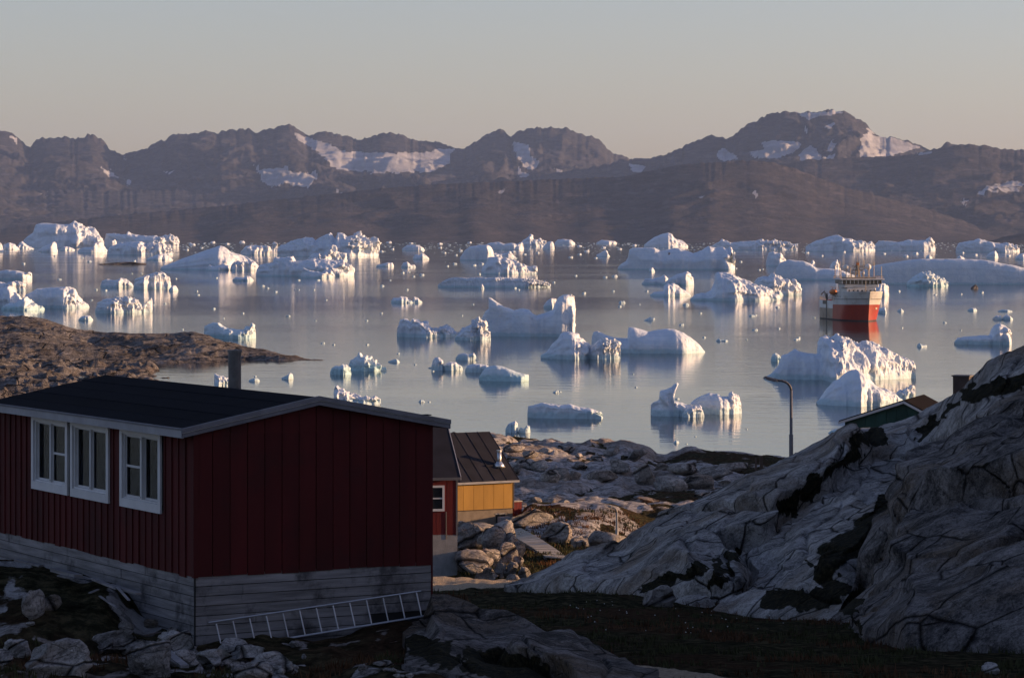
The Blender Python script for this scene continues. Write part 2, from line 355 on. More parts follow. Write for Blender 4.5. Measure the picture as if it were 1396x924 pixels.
# ---------------------------------------------------------------- mountains
def cols(a, b, step, lo=-2600, hi=4200):
    mid = np.arange(a, b+step, step)
    l = a-np.cumsum(np.geomspace(step*2, 160, 26)); l = l[l > lo]; r = b+np.cumsum(np.geomspace(step*2, 160, 26)); r = r[r < hi]
    return np.concatenate([l[::-1], mid, r])
def inpoly(x, y, poly):
    c = np.zeros(x.shape, bool); n = len(poly)
    for i in range(n):
        x1, y1 = poly[i]; x2, y2 = poly[(i+1) % n]
        if y1 == y2: continue
        c ^= ((y1 > y) != (y2 > y)) & (x < (x2-x1)*(y-y1)/(y2-y1)+x1)
    return c
def mountain(name, label, crest, Yc, Yf, mat, seed, polys, rows=150, spur=1.0, jag=2.0, step=2.1):
    u = cols(-30, 1430, step); cy = lerp_tab(u, crest)
    ks = np.exp(-np.linspace(-2, 2, 41)**2); ks /= ks.sum(); cs_ = np.convolve(np.pad(cy, 20, 'edge'), ks, 'valid')
    cy = cy - jag*(fbm(u/9., u*0+seed, o=3, s=seed)+1.1*(.6-np.abs(perlin(u/5.5, u*0+seed*.7, s=seed+2))*2.2)*.8)*1.1
    v = np.concatenate([np.linspace(0, 1, rows), 1+np.linspace(.03, .6, 14)])
    U, V = np.meshgrid(u, v, indexing='ij')
    kw = np.exp(-np.linspace(-2, 2, 161)**2); kw /= kw.sum(); cw_ = np.convolve(np.pad(cs_, 80, 'edge'), kw, 'valid')
    nearc = sstep(.975, 1.0, V); mid = sstep(.30, .97, V); CY = np.maximum(cs_[:, None], cy[:, None])*mid+np.maximum(cw_, cs_)[:, None]*(1-mid); CY = cy[:, None]*nearc+CY*(1-nearc)
    vc = np.clip(V, 0, 1)
    fo = Yf+fbm(u/170., u*0, o=3, s=seed+3)[:, None]*500
    Y = fo+(Yc-fo)*V
    X = (U-698)/F*Y
    top = CH-(CY-HZ)/F*Yc
    prof = vc**1.25*.80+.20*vc**4
    wa = fbm(X/1500, Y/1500, o=3, s=seed+40)*.9
    sg = 1 if seed % 2 else -1; spx = ridged((X+sg*.55*Y)/1900+wa, (Y-.3*X)/3300+wa*.4, o=6, s=seed+9, gain=.55); sp2 = ridged((X-sg*.8*Y)/620+wa*2, (Y+.4*X)/1100, o=4, s=seed+19, gain=.6); sp3 = fbm(X/260, Y/330, o=4, s=seed+29, gain=.62)
    env = (vc*(1-vc**4)*2.2)
    Z = top*prof + top*spur*env*((spx-.5)*.24+(sp2-.5)*.10+sp3*.03)
    Z = np.where(V > 1, top*(1-(V-1)*1.6), Z)-8*(V < .001)*1.0
    Z = np.maximum(Z, -12)
    # keep the skyline: nothing in front of the crest may rise above its sight line
    lim = CH+(top-CH)/Yc*Y*.985; Z = np.where(V < .97, np.minimum(Z, np.maximum(lim, -12)), Z)
    VV = np.stack([X, Y, Z], -1); py = HZ+(CH-Z)*F/Y
    me = grid_mesh(name, VV)
    jx = U+fbm(X/400, Y/400, Z/200, o=4, s=seed)*6; jy = py+fbm(X/400, Y/400, Z/160, o=4, s=seed+5)*3
    sn = np.zeros(U.shape)
    for p in polys:
        if isinstance(p, tuple): m = inpoly(jx, jy, p[0])*p[1]; sn = np.maximum(sn, m)
        else: sn = np.maximum(sn, inpoly(jx, jy, p)*.92)
    pattr(me, 'snow', sn)
    return tag(link(name, me, mat), label, kind='structure')
PK = [(-900,190),(-500,150),(-200,175),(-30,180),(0,179),(12,180),(26,190),(36,199),(42,202),(50,189),(58,187),(64,189),(75,189),(84,187),(100,190),(106,187),(114,189),(119,184),(127,184),(133,189),(142,192),(150,203),(160,209),(170,211),(183,206),(200,203),(212,194),(225,190),(236,183),(243,181),(252,184),(266,182),(282,179),(292,183),(305,180),(320,176),(340,176),(348,181),(355,180),(366,174),(372,176),(380,172),(394,169),(405,175),(414,182),(420,186),(432,181),(445,179),(458,184),(470,185),(486,190),(500,188),(515,184),(528,181),(536,184),(543,181),(555,187),(566,191),(580,193),(600,194),(612,199),(618,203),(630,204),(640,199),(652,191),(664,184),(672,180),(680,177),(688,179),(692,185),(697,186),(703,181),(715,176),(728,174),(748,174),(772,175),(784,180),(795,183),(810,187),(820,193),(828,203),(836,209),(848,213),(860,216),(880,217),(905,212)]
PK2 = [(600,260),(830,225),(850,217),(870,217),(890,216),(903,212),(915,207),(930,200),(945,193),(960,188),(972,184),(980,187),(992,188),(1003,182),(1015,173),(1030,165),(1050,156),(1070,153),(1090,153),(1110,152),(1140,151),(1152,153),(1162,158),(1175,165),(1188,175),(1194,184),(1205,188),(1218,187),(1228,190),(1240,193),(1250,197),(1258,203),(1270,204),(1280,201),(1290,195),(1300,196),(1312,200),(1330,203),(1350,204),(1396,205),(1500,190),(1700,150),(2100,170),(2600,160)]
mountain('mountain', 'jagged dark mountain ridge with a hanging glacier in the left half of the skyline', PK, 21000, 14500, M['mountain_rock'], 3, [
    [(398,180),(420,188),(445,196),(470,205),(520,210),(570,207),(617,204),(616,222),(590,234),(540,236),(500,234),(470,232),(455,228),(440,212),(420,200),(404,190)],
    [(341,221),(352,228),(372,230),(392,228),(400,235),(433,236),(434,244),(418,256),(395,252),(372,256),(360,250)],
    [(134,226),(150,232),(168,243),(150,241)], [(174,243),(183,246),(176,256)], [(698,192),(722,196),(726,212),(736,222),(728,232),(712,228),(704,212)], [(702,226),(716,234),(730,246),(712,244)],
    [(756,228),(772,234),(766,240)], [(10,184),(22,188),(18,196)], [(55,262),(68,266),(60,270)], [(150,268),(154,276),(150,280)], [(220,233),(235,234),(228,238)], [(168,214),(174,217),(169,218)], [(458,258),(470,262),(462,270)]], spur=.9)
mountain('mountain', 'broad domed mountain with snow patches and an ice cap behind the ship', PK2, 18500, 13500, M['mountain_rock'], 8, [
    [(1085,151),(1150,151),(1152,156),(1112,158),(1104,164),(1092,156)], [(1172,184),(1188,186),(1210,187),(1240,196),(1258,203),(1225,210),(1196,216),(1172,214)],
    [(983,202),(1000,210),(1008,216),(984,220),(978,212)], [(1040,193),(1060,192),(1092,194),(1090,206),(1060,215),(1030,214),(1022,208),(1042,204)], [(1104,198),(1116,204),(1122,214),(1140,210),(1138,220),(1092,221),(1090,214)], [(1134,190),(1142,196),(1140,208),(1130,206)],
    [(1120,172),(1138,170),(1128,178)], [(1096,172),(1102,180),(1096,186)], [(858,222),(880,228),(872,234),(860,232)], [(1182,172),(1192,182),(1184,188)]], spur=.8)
mountain('hill', 'dark shoulder of hill on the right below the domed mountain', [(-900,330),(900,300),(1000,250),(1050,226),(1100,218),(1150,216),(1200,214),(1230,212),(1262,207),(1285,201),(1310,198),(1330,197),(1350,200),(1370,204),(1400,206),(1500,205),(1700,180),(2200,175),(2600,170)], 16300, 12500, M['hill_rock'], 15, [
    ([(1342,252),(1380,246),(1396,250),(1390,262),(1340,262)], .55), ([(1325,262),(1350,258),(1342,268)], .6), ([(1310,270),(1322,273),(1316,280)], .7), [(1246,209),(1275,206),(1256,213)]], rows=80, spur=.7, jag=1.2)
mountain('hill', 'long low brown hill across the far shore of the fjord', [(-900,330),(-100,318),(0,312),(100,300),(200,290),(300,281),(430,267),(520,257),(600,251),(690,247),(770,244),(850,241),(870,236),(900,230),(930,225),(960,222),(1000,220),(1030,219),(1055,222),(1080,229),(1110,240),(1150,255),(1200,268),(1260,284),(1310,300),(1360,317),(1400,330),(2600,335)], 13600, 11400, M['hill_rock'], 21, [
    ([(1026,262),(1036,258),(1030,270)], .7), ([(672,262),(690,256),(680,266)], .55), ([(950,268),(962,264),(955,272)], .5)], rows=90, spur=.45, jag=.9)
mountain('headland', 'low dark headland at the right edge behind the far row of icebergs', [(-900,345),(1300,338),(1340,332),(1365,324),(1396,318),(1500,300),(1700,290),(2600,280)], 9800, 9100, M['hill_rock'], 33, [], rows=40, spur=.3, jag=.5)
# ---------------------------------------------------------------- haze
def build_haze():
    a = MB().b2((-28000, -4000, -16), (28000, 33000, 1150)); k = bpy.data.materials.new('haze'); k.use_nodes = True; t = k.node_tree; t.nodes.clear()
    o = t.nodes.new('ShaderNodeOutputMaterial'); v = t.nodes.new('ShaderNodeVolumePrincipled'); v.inputs['Density'].default_value = HAZE
    v.inputs['Color'].default_value = (.42, .60, 1.0, 1); v.inputs['Anisotropy'].default_value = 0.1; t.links.new(v.outputs[0], o.inputs['Volume'])
    h = a.build('haze', k); tag(h, kind='stuff')
HAZE = 1.4e-5
build_haze()
# ---------------------------------------------------------------- icebergs
def iceberg(wl, prof, label, edge=None, dep=.55, a=.6, b=.75, rough=.06, flute=0., mat='glacier_ice', seed=0, name='iceberg', cat='iceberg', group='icebergs drifting in the fjord', back=.6, res=1.0, shear=None, sharp=.75, wob=1.0):
    """wl photo row of the front waterline; prof = skyline as photo points; edge = photo column of the corner that juts towards us.
    Real distance follows from the waterline, since the sea is level."""
    rs = random.Random(seed+int(prof[0][0]*7)+int(wl*13))
    sd_ = rs.randint(1, 9999)
    Y0 = CH*F/(wl-HZ); x0, x1 = prof[0][0], prof[-1][0]; wpx = x1-x0
    width = wpx/F*Y0; hpx = wl-min(p[1] for p in prof)
    D = max(dep*width, .5*hpx/F*Y0); D = min(D, hpx/F*Y0*6)
    Yc = Y0+D*.9
    e = edge if edge is not None else x0+wpx*.7
    nx = int(max(9, min(230, wpx*1.05*res))); m = int(max(9, min(64, (hpx*1.0+10)*res)))
    px = np.linspace(x0, x1, nx); hy = lerp_tab(px, prof)
    h = np.maximum(wz(hy, Yc), .02)
    h[0] = min(h[0], .25*h.max()); h[-1] = min(h[-1], .3*h.max())
    X = wx(px, Yc)
    k = 1+.35*wob*fbm(px/max(wpx*.18, 3), px*0+sd_*.13, o=3, s=sd_)
    th = np.linspace(0, math.pi, m); c = np.cos(th)[None, :]; s = np.sin(th)[None, :]
    ee = np.clip(e+wpx*.09*wob*fbm(th*2.2, th*0+sd_*.37, o=3, s=sd_+6), x0+wpx*.02, x1-wpx*.02)[None, :]
    P2 = px[:, None]; tl = np.clip((P2-x0)/(ee-x0), 0, None); tr_ = np.clip((x1-P2)/(x1-ee), 0, None)
    tent = np.clip(1-np.log(np.exp(9*(1-tl))+np.exp(9*(1-tr_)))/9, 0, 1)**sharp
    Df = np.maximum(D*tent*k[:, None], D*.04); Db = np.maximum(D*back*np.sqrt(np.clip(1-((px-(x0+x1)/2)/(wpx/2+1e-6))**2, 0, 1)), D*.04)
    A = a*(1+.5*fbm(px/max(wpx*.25, 4), px*0+3.3+sd_, o=2, s=sd_+2))[:, None]
    Yy = np.where(c > 0, -Df*np.abs(c)**A, Db[:, None]*np.abs(c)**.8)
    Zz = h[:, None]*s**b
    Xx = X[:, None]+0*Zz
    if shear: # overhang: shift in x as function of height
        zz = Zz/max(h.max(), .01); Xx = Xx + np.interp(zz, [q[0] for q in shear], [q[1]/F*Yc for q in shear])*np.interp(px, [q for q in shear[0][2]], [0, 1, 1, 0])[:, None]
    V = np.stack([Xx, Yy, Zz], -1)
    # 3-D crags
    dX = np.gradient(V, axis=0); dT = np.gradient(V, axis=1); nrm = np.cross(dX, dT); nrm /= (np.linalg.norm(nrm, axis=-1, keepdims=True)+1e-9)
    if nrm[nx//2, m//3, 1] > 0: nrm = -nrm
    H = h.max(); L = max(H*.45, width*.05)
    q = V/L
    n1 = fbm(q[..., 0], q[..., 1], q[..., 2]*1.0, o=4, s=sd_)
    c1, _, cr_ = cell((q[..., 0]*.8+q[..., 1]*.8+n1*.35)*1.5, (q[..., 2]*1.1+n1*.3)*1.25, sd_+5); c2, _, _ = cell((q[..., 0]+q[..., 1]*.9)*4.2+n1, q[..., 2]*3.6, sd_+6)
    n2 = (c1-.45)*.95+(cr_-.5)*.25+(c2-.45)*.35
    lit = sstep(e-wpx*.03, e+wpx*.05, px)[:, None]
    amp = rough*H*(.6+1.3*lit)
    dsp = amp*(.8*n1+1.5*n2)*(.12+.88*sstep(.0, .28, V[..., 2]/H))
    if flute: dsp = dsp+flute*.6*H*sstep(-.05, .3, V[..., 2]/H)*(ridged(q[..., 0]*3.7+n1, q[..., 1]*3.7, q[..., 2]*.8, o=2, s=sd_+9)-.5)*(.4+lit)
    edgeF = np.clip(np.minimum(np.arange(nx), np.arange(nx)[::-1])/3., 0, 1)[:, None]
    V = V+nrm*(dsp*(.15+.85*edgeF))[..., None]
    V[:, 0, 2] = -.12*H-.6; V[:, -1, 2] = -.12*H-.6
    V[:, 1:-1, 2] = np.maximum(V[:, 1:-1, 2], -.3)
    cx = float(X.mean()); V[..., 0] -= cx
    me = grid_mesh(name, V)
    o = link(name, me, M[mat], loc=(cx, Yc, 0))
    return tag(o, label, cat, group)
A_ = iceberg
def build_ice():
    T = 'blue_ice'
    # --- far left group
    A_(338, [(28,332),(38,322),(46,316),(50,306),(56,304),(75,305),(92,306),(98,304),(103,302),(110,306),(116,310),(119,309),(124,314),(133,320),(143,328),(146,334)], 'tall flat-topped far iceberg at the left with a sunlit knob on its right shoulder', 104, .4, .7, .8, .07, res=1.6)
    A_(341, [(3,338),(7,333),(14,331),(20,334),(27,340)], 'small sunlit lump of ice nearest the left edge before the far shore', 8, .8)
    A_(344, [(-4,332),(-1,330),(2,333),(5,341)], 'sliver of ice cut off by the left edge', 0, .8)
    A_(340, [(22,338),(30,329),(33,331),(38,336),(46,339)], 'small pale iceberg with a bright peak just left of the tall flat-topped one', 30, .7)
    A_(344, [(52,341),(60,336),(68,333),(71,331),(74,330),(76,336),(79,342)], 'narrow sunlit ice spire in front of the tall flat-topped iceberg', 71, .7)
    A_(342, [(82,340),(88,336),(95,337),(102,340)], 'low shaded ice hump before the tall flat-topped iceberg', 90, .7)
    A_(345, [(106,341),(115,337),(129,337),(131,331),(137,330),(143,338),(147,343)], 'sunlit arch-shaped iceberg to the right of the ice spire', 130, .6, .4, .6)
    A_(338, [(142,330),(145,319),(150,318),(165,319),(172,319),(175,316),(179,319),(190,321),(206,322),(212,321),(218,323),(226,321),(234,320),(243,326),(244,332)], 'long low far iceberg with a broken top right of the tall flat-topped one', 216, .25, .5, .6, .08, flute=.1, res=1.5)
    A_(340, [(150,336),(152,328),(157,327),(160,334),(161,338)], 'small upright lit ice block between two far icebergs at the left', 153, .8)
    A_(348, [(146,340),(160,332),(180,330),(193,329),(198,334),(208,334),(215,334),(225,335),(232,339),(237,345)], 'crumbling low iceberg with a sunlit right half before the long low one', 196, .35, .6, .6, .12, flute=.1, res=1.4)
    A_(355, [(200,353),(215,347),(224,346),(232,351),(236,354)], 'small sunlit slope of ice between the crumbling berg and the smooth wedge', 218, .7)
    # --- smooth wedge group
    A_(368, [(219,364),(235,358),(250,352),(270,345),(290,338),(301,335),(305,336),(315,343),(325,346),(335,350),(345,355),(352,361),(356,366)], 'big smooth wedge-shaped iceberg with a shaded left slope and a bright right slope', 304, .35, .95, .95, .025, sharp=.9, res=1.4)
    A_(369, [(281,366),(286,361),(292,364),(303,360),(310,362),(312,367)], 'small sunlit slab at the foot of the smooth wedge', 300, .6)
    A_(369, [(314,366),(318,358),(325,357),(337,358),(345,359),(351,366)], 'jagged sunlit crust of ice on the right foot of the smooth wedge', 320, .5, .4, .5, .14)
    A_(348, [(328,344),(335,336),(343,334),(345,336),(360,336),(370,337),(373,331),(378,333),(380,345)], 'small flat iceberg with an upright right end behind the smooth wedge', 343, .4, .45, .5, .1)
    A_(350, [(378,344),(382,334),(395,330),(412,325),(416,323),(425,325),(430,328),(440,322),(450,318),(453,320),(458,326),(462,318),(470,319),(474,323),(487,320),(494,324),(500,329),(508,328),(514,330),(517,336),(517,344)], 'large rugged iceberg with many peaks and a sunlit cliff at its right end', 478, .35, .5, .65, .11, flute=.12, res=1.6)
    A_(356, [(420,352),(430,345),(440,348),(450,341),(453,334),(458,341),(468,348),(474,355)], 'pointed sunlit peak of ice in front of the rugged many-peaked berg', 432, .5, .7, .8, .12, flute=.1, res=1.3)
    A_(377, [(349,372),(352,362),(362,360),(372,358),(376,350),(382,352),(392,351),(399,350),(403,356),(415,355),(430,352),(445,354),(460,356),(468,358),(475,362),(479,359),(482,361),(483,372)], 'wide jumbled iceberg with dark blue hollows right of the smooth wedge', 462, .35, .6, .6, .12, res=1.4)
    A_(379, [(410,374),(413,365),(420,368),(430,370),(440,371),(451,368),(456,374)], 'low cracked slab with a dark left end below the jumbled iceberg', 440, .4, .5, .6, .1)
    A_(358, [(393,352),(397,350),(401,351),(404,357)], 'bright square ice block on the edge of the jumbled iceberg', 396, .9)
    A_(383, [(317,381),(322,377),(331,379),(336,376),(341,377),(346,382)], 'pair of joined ice lumps floating below the smooth wedge', 337, .6)
    # --- middle left
    A_(381, [(-14,376),(-5,370),(10,368),(25,369),(35,372),(38,374),(40,371),(44,373),(44,379)], 'low rounded iceberg with a lit button end at the left edge', 39, .35, .4, .5, .05)
    A_(397, [(-10,390),(0,384),(8,387),(15,385),(25,384),(34,387),(36,394)], 'low sunlit ice ledge at the left edge under the rounded berg', 10, .4, .5, .6, .1)
    A_(420, [(-30,405),(-10,395),(5,392),(14,389),(22,398),(26,406),(34,410),(46,417),(52,419)], 'smooth bluish iceberg cut off by the left edge', 22, .5, .7, .8, .05)
    A_(423, [(2,420),(10,414),(22,413),(30,408),(36,404),(42,410),(50,416),(61,420)], 'small iceberg with a green-blue waterline beside the left edge', 38, .6, .7, .8, .1, mat=T)
    A_(420, [(34,402),(45,398),(52,393),(75,392),(96,390),(102,394),(106,402),(112,410),(120,415),(122,419)], 'broad leaning iceberg with a sunlit right slope and a green foot at the left', 90, .4, .6, .7, .05, res=1.3)
    A_(421, [(86,418),(90,404),(93,400),(98,406),(103,412),(104,419)], 'sunlit triangular ice fin stuck to the broad leaning iceberg', 90, .7, .5, .6, .1)
    A_(437, [(107,435),(112,431),(118,430),(123,431),(127,436)], 'small ice cap floating off the rocky point at the left', 120, .6)
    A_(392, [(137,390),(139,383),(147,380),(154,382),(162,381),(165,379),(172,380),(178,385),(183,391)], 'low iceberg with a sunlit dome at its right', 161, .4, .5, .6, .05)
    A_(394, [(182,390),(185,380),(196,377),(203,374),(210,372),(224,372),(230,378),(234,386),(234,393)], 'blocky iceberg with a bright cream cliff facing right', 202, .45, .35, .5, .05, flute=.10, res=1.4)
    A_(397, [(230,395),(235,389),(240,390),(243,395)], 'tiny round ice ball touching the blocky cream-cliffed berg', 236, .9)
    A_(427, [(130,421),(133,413),(142,408),(155,407),(170,406),(178,406),(185,409),(191,415),(194,421)], 'pitted iceberg with dark holes in its sunlit face', 155, .45, .5, .55, .10, flute=.08, res=1.4)
    A_(426, [(192,422),(197,414),(203,409),(206,405),(208,410),(208,424)], 'pointed sunlit ice tooth at the right of the pitted iceberg', 198, .6, .4, .7, .08)
    A_(462, [(278,446),(283,443),(292,440),(298,440),(304,445),(312,448),(325,449),(333,450),(336,447),(341,448),(344,441),(347,443),(349,452),(349,460)], 'pale saddle-shaped iceberg behind the tip of the left rocky point', 332, .4, .6, .6, .08, mat=T, res=1.3)
    # --- centre top
    A_(413, [(533,411),(536,406),(544,406),(546,404),(554,405),(558,409),(563,410),(565,404),(570,407),(576,412)], 'two-peaked small iceberg alone on open water left of centre', 547, .45, .8, .8, .06, res=1.5)
    A_(392, [(597,388),(605,383),(615,379),(625,378),(640,379),(652,378),(665,379),(680,378),(700,379),(715,380),(730,382),(742,385),(751,389)], 'long low fluted iceberg like a comb in the middle distance', 715, .16, .35, .45, .04, flute=.55, res=1.5)
    A_(374, [(656,368),(662,360),(666,351),(675,350),(690,352),(700,356),(712,361),(722,364),(728,362),(733,366),(733,372)], 'tilted iceberg with a scooped dark underside above the comb-like berg', 676, .35, .7, .7, .07, res=1.4)
    A_(368, [(660,366),(664,359),(670,357),(677,360),(681,366)], 'sunlit curl of ice at the left of the tilted scooped iceberg', 668, .8)
    A_(355, [(627,351),(633,342),(640,336),(655,334),(664,334),(668,336),(672,344),(675,351)], 'dome-shaped shaded iceberg with a lit right flank near the far shore', 664, .4, .5, .6, .04)
    A_(353, [(668,350),(672,345),(680,346),(690,345),(695,343),(701,349),(705,352)], 'sunlit shelf of ice right of the dome-shaped berg', 672, .4)
    A_(342, [(548,339),(555,334),(568,334),(572,335),(577,338),(579,341)], 'small flat far iceberg with a bright right tip left of centre', 570, .4)
    A_(354, [(563,351),(566,347),(573,348),(575,345),(580,348),(585,352)], 'small spiky iceberg between the rugged berg and the dome', 573, .5)
    A_(364, [(513,361),(520,360),(528,358),(535,358),(537,362)], 'flat dark-edged ice plate right of the rugged berg', 528, .4)
    A_(365, [(547,363),(550,358),(555,357),(560,361),(565,361),(567,364)], 'small knobbed ice plate left of the dome-shaped berg', 552, .5)
    A_(394, [(653,392),(656,389),(657,386),(660,392)], 'tiny bright pyramid in front of the comb-like berg', 656, .8)
    A_(341, [(655,337),(668,331),(680,330),(690,333),(697,331),(705,333),(712,331),(714,336)], 'pale broken iceberg at the far shore in the centre', 708, .3, .6, .6, .1)
    A_(337, [(709,333),(714,327),(720,323),(724,321),(729,326),(736,325),(743,329),(745,334)], 'sharp white peak of ice at the far shore right of centre', 722, .4, .6, .8, .09, res=1.5)
    A_(340, [(740,337),(746,330),(752,329),(756,334),(756,338)], 'small rounded ice lump beside the sharp white far peak', 750, .5)
    A_(334, [(756,331),(760,327),(768,326),(778,327),(784,331)], 'far flat dome of ice right of the sharp white far peak', 778, .4)
    A_(333, [(813,331),(820,327),(830,328),(838,329),(841,331)], 'thin sunlit ice shelf at the foot of the far brown hill', 828, .4)
    A_(350, [(813,347),(817,346),(826,340),(829,346),(832,350)], 'small leaning shard of ice before the far brown hill', 827, .5)
    # --- centre
    A_(460, [(541,455),(541,449),(544,444),(546,436),(551,434),(556,436),(560,440),(563,434),(569,435),(575,440),(582,444),(588,448),(598,448),(605,446),(612,448),(617,452),(625,454),(632,452),(638,455)], 'cauliflower-topped iceberg with a long low tail in the centre', 574, .35, .35, .4, .10, res=1.5)
    A_(464, [(620,460),(628,453),(636,446),(644,442),(650,438),(653,433),(656,436),(658,441),(661,441),(663,447),(668,452),(669,460)], 'white iceberg with a sunlit ribbed end shaped like candle wax', 643, .45, .55, .6, .09, flute=.22, res=1.6)
    A_(459, [(653,440),(657,433),(662,426),(668,421),(664,413),(662,407),(666,404),(672,407),(680,413),(688,418),(695,421),(701,423),(713,421),(721,422),(727,428),(732,431),(740,428),(746,426),(754,422),(757,413),(762,405),(768,402),(774,401),(780,402),(786,407),(789,414),(790,423),(787,433),(784,445)], 'big two-horned iceberg whose tall right tower has a bright edge', 776, .30, .45, .55, .035, shear=[(0, 0, (650, 700, 720, 740)), (.6, 0), (1, -6)], res=1.5)
    A_(420, [(741,417),(745,411),(752,406),(758,407),(759,414)], 'small dark-based ice lump behind the two-horned iceberg', 752, .5)
    A_(490, [(737,484),(745,479),(751,472),(758,464),(763,457),(767,453),(773,452),(781,453),(787,456),(793,461),(798,467),(804,472),(810,478),(814,484)], 'mound-shaped iceberg in front of the two-horned one', 786, .5, .8, .75, .07, res=1.5)
    A_(490, [(800,484),(806,474),(812,468),(818,462),(822,466),(826,462),(833,465),(837,460),(841,461),(844,468),(846,478),(846,487)], 'sunlit ruined block of ice at the right of the mound', 821, .5, .35, .5, .08, flute=.18, res=1.6)
    A_(482, [(806,462),(809,452),(815,451),(825,456),(838,460),(850,461),(856,461),(857,446),(864,446),(874,449),(884,452),(890,451),(900,449),(910,448),(920,449),(930,453),(940,459),(950,467),(957,475),(961,479)], 'wide smooth iceberg with a notch on its left and a rounded right slope', 925, .35, .8, .75, .018, sharp=.6, res=1.4, wob=.4)
    # --- centre right, far
    A_(338, [(878,334),(885,328),(893,323),(903,319),(911,317),(915,318),(918,325),(926,327),(934,331),(938,335)], 'far triangular white iceberg with a lit tip above the wide shaded one', 912, .4, .8, .9, .04, res=1.3)
    A_(368, [(842,365),(847,360),(853,356),(857,350),(858,341),(862,338),(885,338),(892,338),(900,342),(905,342),(917,339),(925,338),(935,342),(945,345),(956,342),(966,336),(975,338),(985,337),(992,341),(995,336),(998,350),(1002,360)], 'very wide shaded iceberg with a thin bright tooth at its right end', 992, .28, .6, .65, .045, res=1.3)
    A_(371, [(884,370),(886,366),(890,365),(893,370)], 'tiny sunlit nub below the very wide shaded iceberg', 887, .8)
    A_(388, [(875,386),(880,380),(890,380),(900,378),(905,374),(909,378),(912,383),(913,387)], 'low iceberg with a raised right lip under the very wide one', 905, .4, .6, .6, .07)
    A_(389, [(905,386),(912,380),(920,375),(930,372),(935,371),(940,374),(946,380),(946,387)], 'rounded iceberg with a bright nose facing right', 934, .5, .6, .6, .07)
    A_(404, [(886,402),(892,398),(900,397),(905,397),(905,390),(910,387),(917,386),(925,391),(933,395),(939,400),(942,403)], 'small sloping iceberg with a flat ledge at its left', 910, .5, .8, .8, .04)
    A_(410, [(941,407),(948,401),(956,399),(962,400),(970,396),(974,386),(976,373),(980,371),(990,372),(996,376),(1005,377),(1015,381),(1025,386),(1035,389),(1045,392),(1051,397),(1053,401),(1060,402),(1065,408)], 'large split iceberg with a vertical crack and a crumbly sunlit right flank', 988, .4, .8, .8, .05, res=1.6)
    A_(403, [(1028,386),(1033,379),(1040,376),(1047,378),(1052,375),(1058,378),(1066,380),(1072,384),(1079,387),(1082,382),(1086,384),(1089,391),(1093,398),(1093,402)], 'knobbly iceberg with an upright horn behind the large split one', 1050, .4, .6, .6, .10, res=1.3)
    A_(363, [(1044,358),(1048,345),(1054,343),(1064,345),(1070,352),(1072,356)], 'small patchy iceberg left of the long tabular ones', 1060, .5)
    A_(341, [(966,337),(978,331),(985,326),(995,331),(1005,330),(1020,329),(1035,328),(1050,329),(1060,330),(1075,332),(1088,335)], 'long crumbled row of ice along the far shore right of centre', 1030, .15, .6, .6, .14, res=1.3)
    A_(343, [(1098,336),(1108,330),(1120,326),(1132,323),(1142,321),(1150,325),(1158,326),(1165,330),(1175,329),(1185,331),(1192,333),(1193,338)], 'far humped iceberg above the ship with bright lumps', 1158, .3, .6, .6, .10, res=1.4)
    A_(342, [(1192,334),(1198,328),(1212,329),(1225,330),(1240,327),(1252,328),(1262,328),(1265,324),(1268,324),(1270,330),(1275,337)], 'far flat iceberg with a small upright tip right of the humped one', 1264, .25, .6, .6, .08, res=1.4)
    A_(344, [(1303,337),(1308,331),(1320,329),(1335,326),(1345,329),(1358,331),(1365,332),(1372,331),(1380,335),(1390,338)], 'far stepped iceberg in front of the dark headland', 1366, .25, .6, .6, .10, res=1.4)
    A_(352, [(1345,349),(1350,344),(1357,342),(1360,347),(1361,351)], 'small white ice block below the stepped far berg', 1354, .6)
    A_(354, [(1384,351),(1390,346),(1398,345),(1404,351)], 'small ice block at the right edge below the far headland', 1390, .6)
    A_(382, [(1056,378),(1058,366),(1064,358),(1075,354),(1085,355),(1096,356),(1104,359),(1112,365),(1120,366),(1130,366),(1145,368),(1160,374),(1172,378)], 'long smooth tabular iceberg left of the ship', 1150, .25, .6, .7, .02, wob=.5, res=1.2)
    A_(388, [(1165,378),(1180,366),(1195,361),(1215,358),(1235,355),(1255,353),(1280,353),(1310,353),(1335,354),(1352,356),(1365,359),(1378,361),(1390,364),(1405,368),(1425,380)], 'huge long smooth tabular iceberg right of the ship', 1400, .12, .35, .5, .02, flute=.03, wob=.5, res=1.1)
    A_(371, [(1103,366),(1106,357),(1108,354),(1111,358),(1112,364)], 'thin lit fin of ice on top of the long tabular iceberg left of the ship', 1106, .6)
    A_(371, [(1130,366),(1136,356),(1141,355),(1143,361),(1146,366)], 'curled lit shard of ice behind the ship mast', 1137, .6)
    A_(353, [(1262,350),(1266,347),(1270,350),(1271,352)], 'tiny bright ice cube far above the huge tabular berg', 1266, .8)
    A_(358, [(1303,353),(1308,348),(1316,353),(1317,356)], 'small pointed ice peak showing over the huge tabular berg', 1309, .6)
    A_(391, [(1236,388),(1242,380),(1250,375),(1257,370),(1264,371),(1270,374),(1276,376),(1284,380),(1291,386),(1292,390)], 'rough bubbly iceberg in front of the huge tabular berg', 1256, .5, .7, .6, .12, mat=T, res=1.5)
    A_(386, [(1335,383),(1339,378),(1341,372),(1334,367),(1338,367),(1344,373),(1347,375),(1345,383)], 'sunlit crooked ice hook before the huge tabular berg', 1340, .6, .6, .7, .08)
    A_(403, [(1186,400),(1192,394),(1200,387),(1205,386),(1210,390),(1213,394),(1212,402)], 'white iceberg peeking out right behind the ship bow', 1198, .6)
    A_(427, [(1194,426),(1199,421),(1206,418),(1208,423),(1209,427)], 'small ice lump beside the ship waterline', 1205, .7)
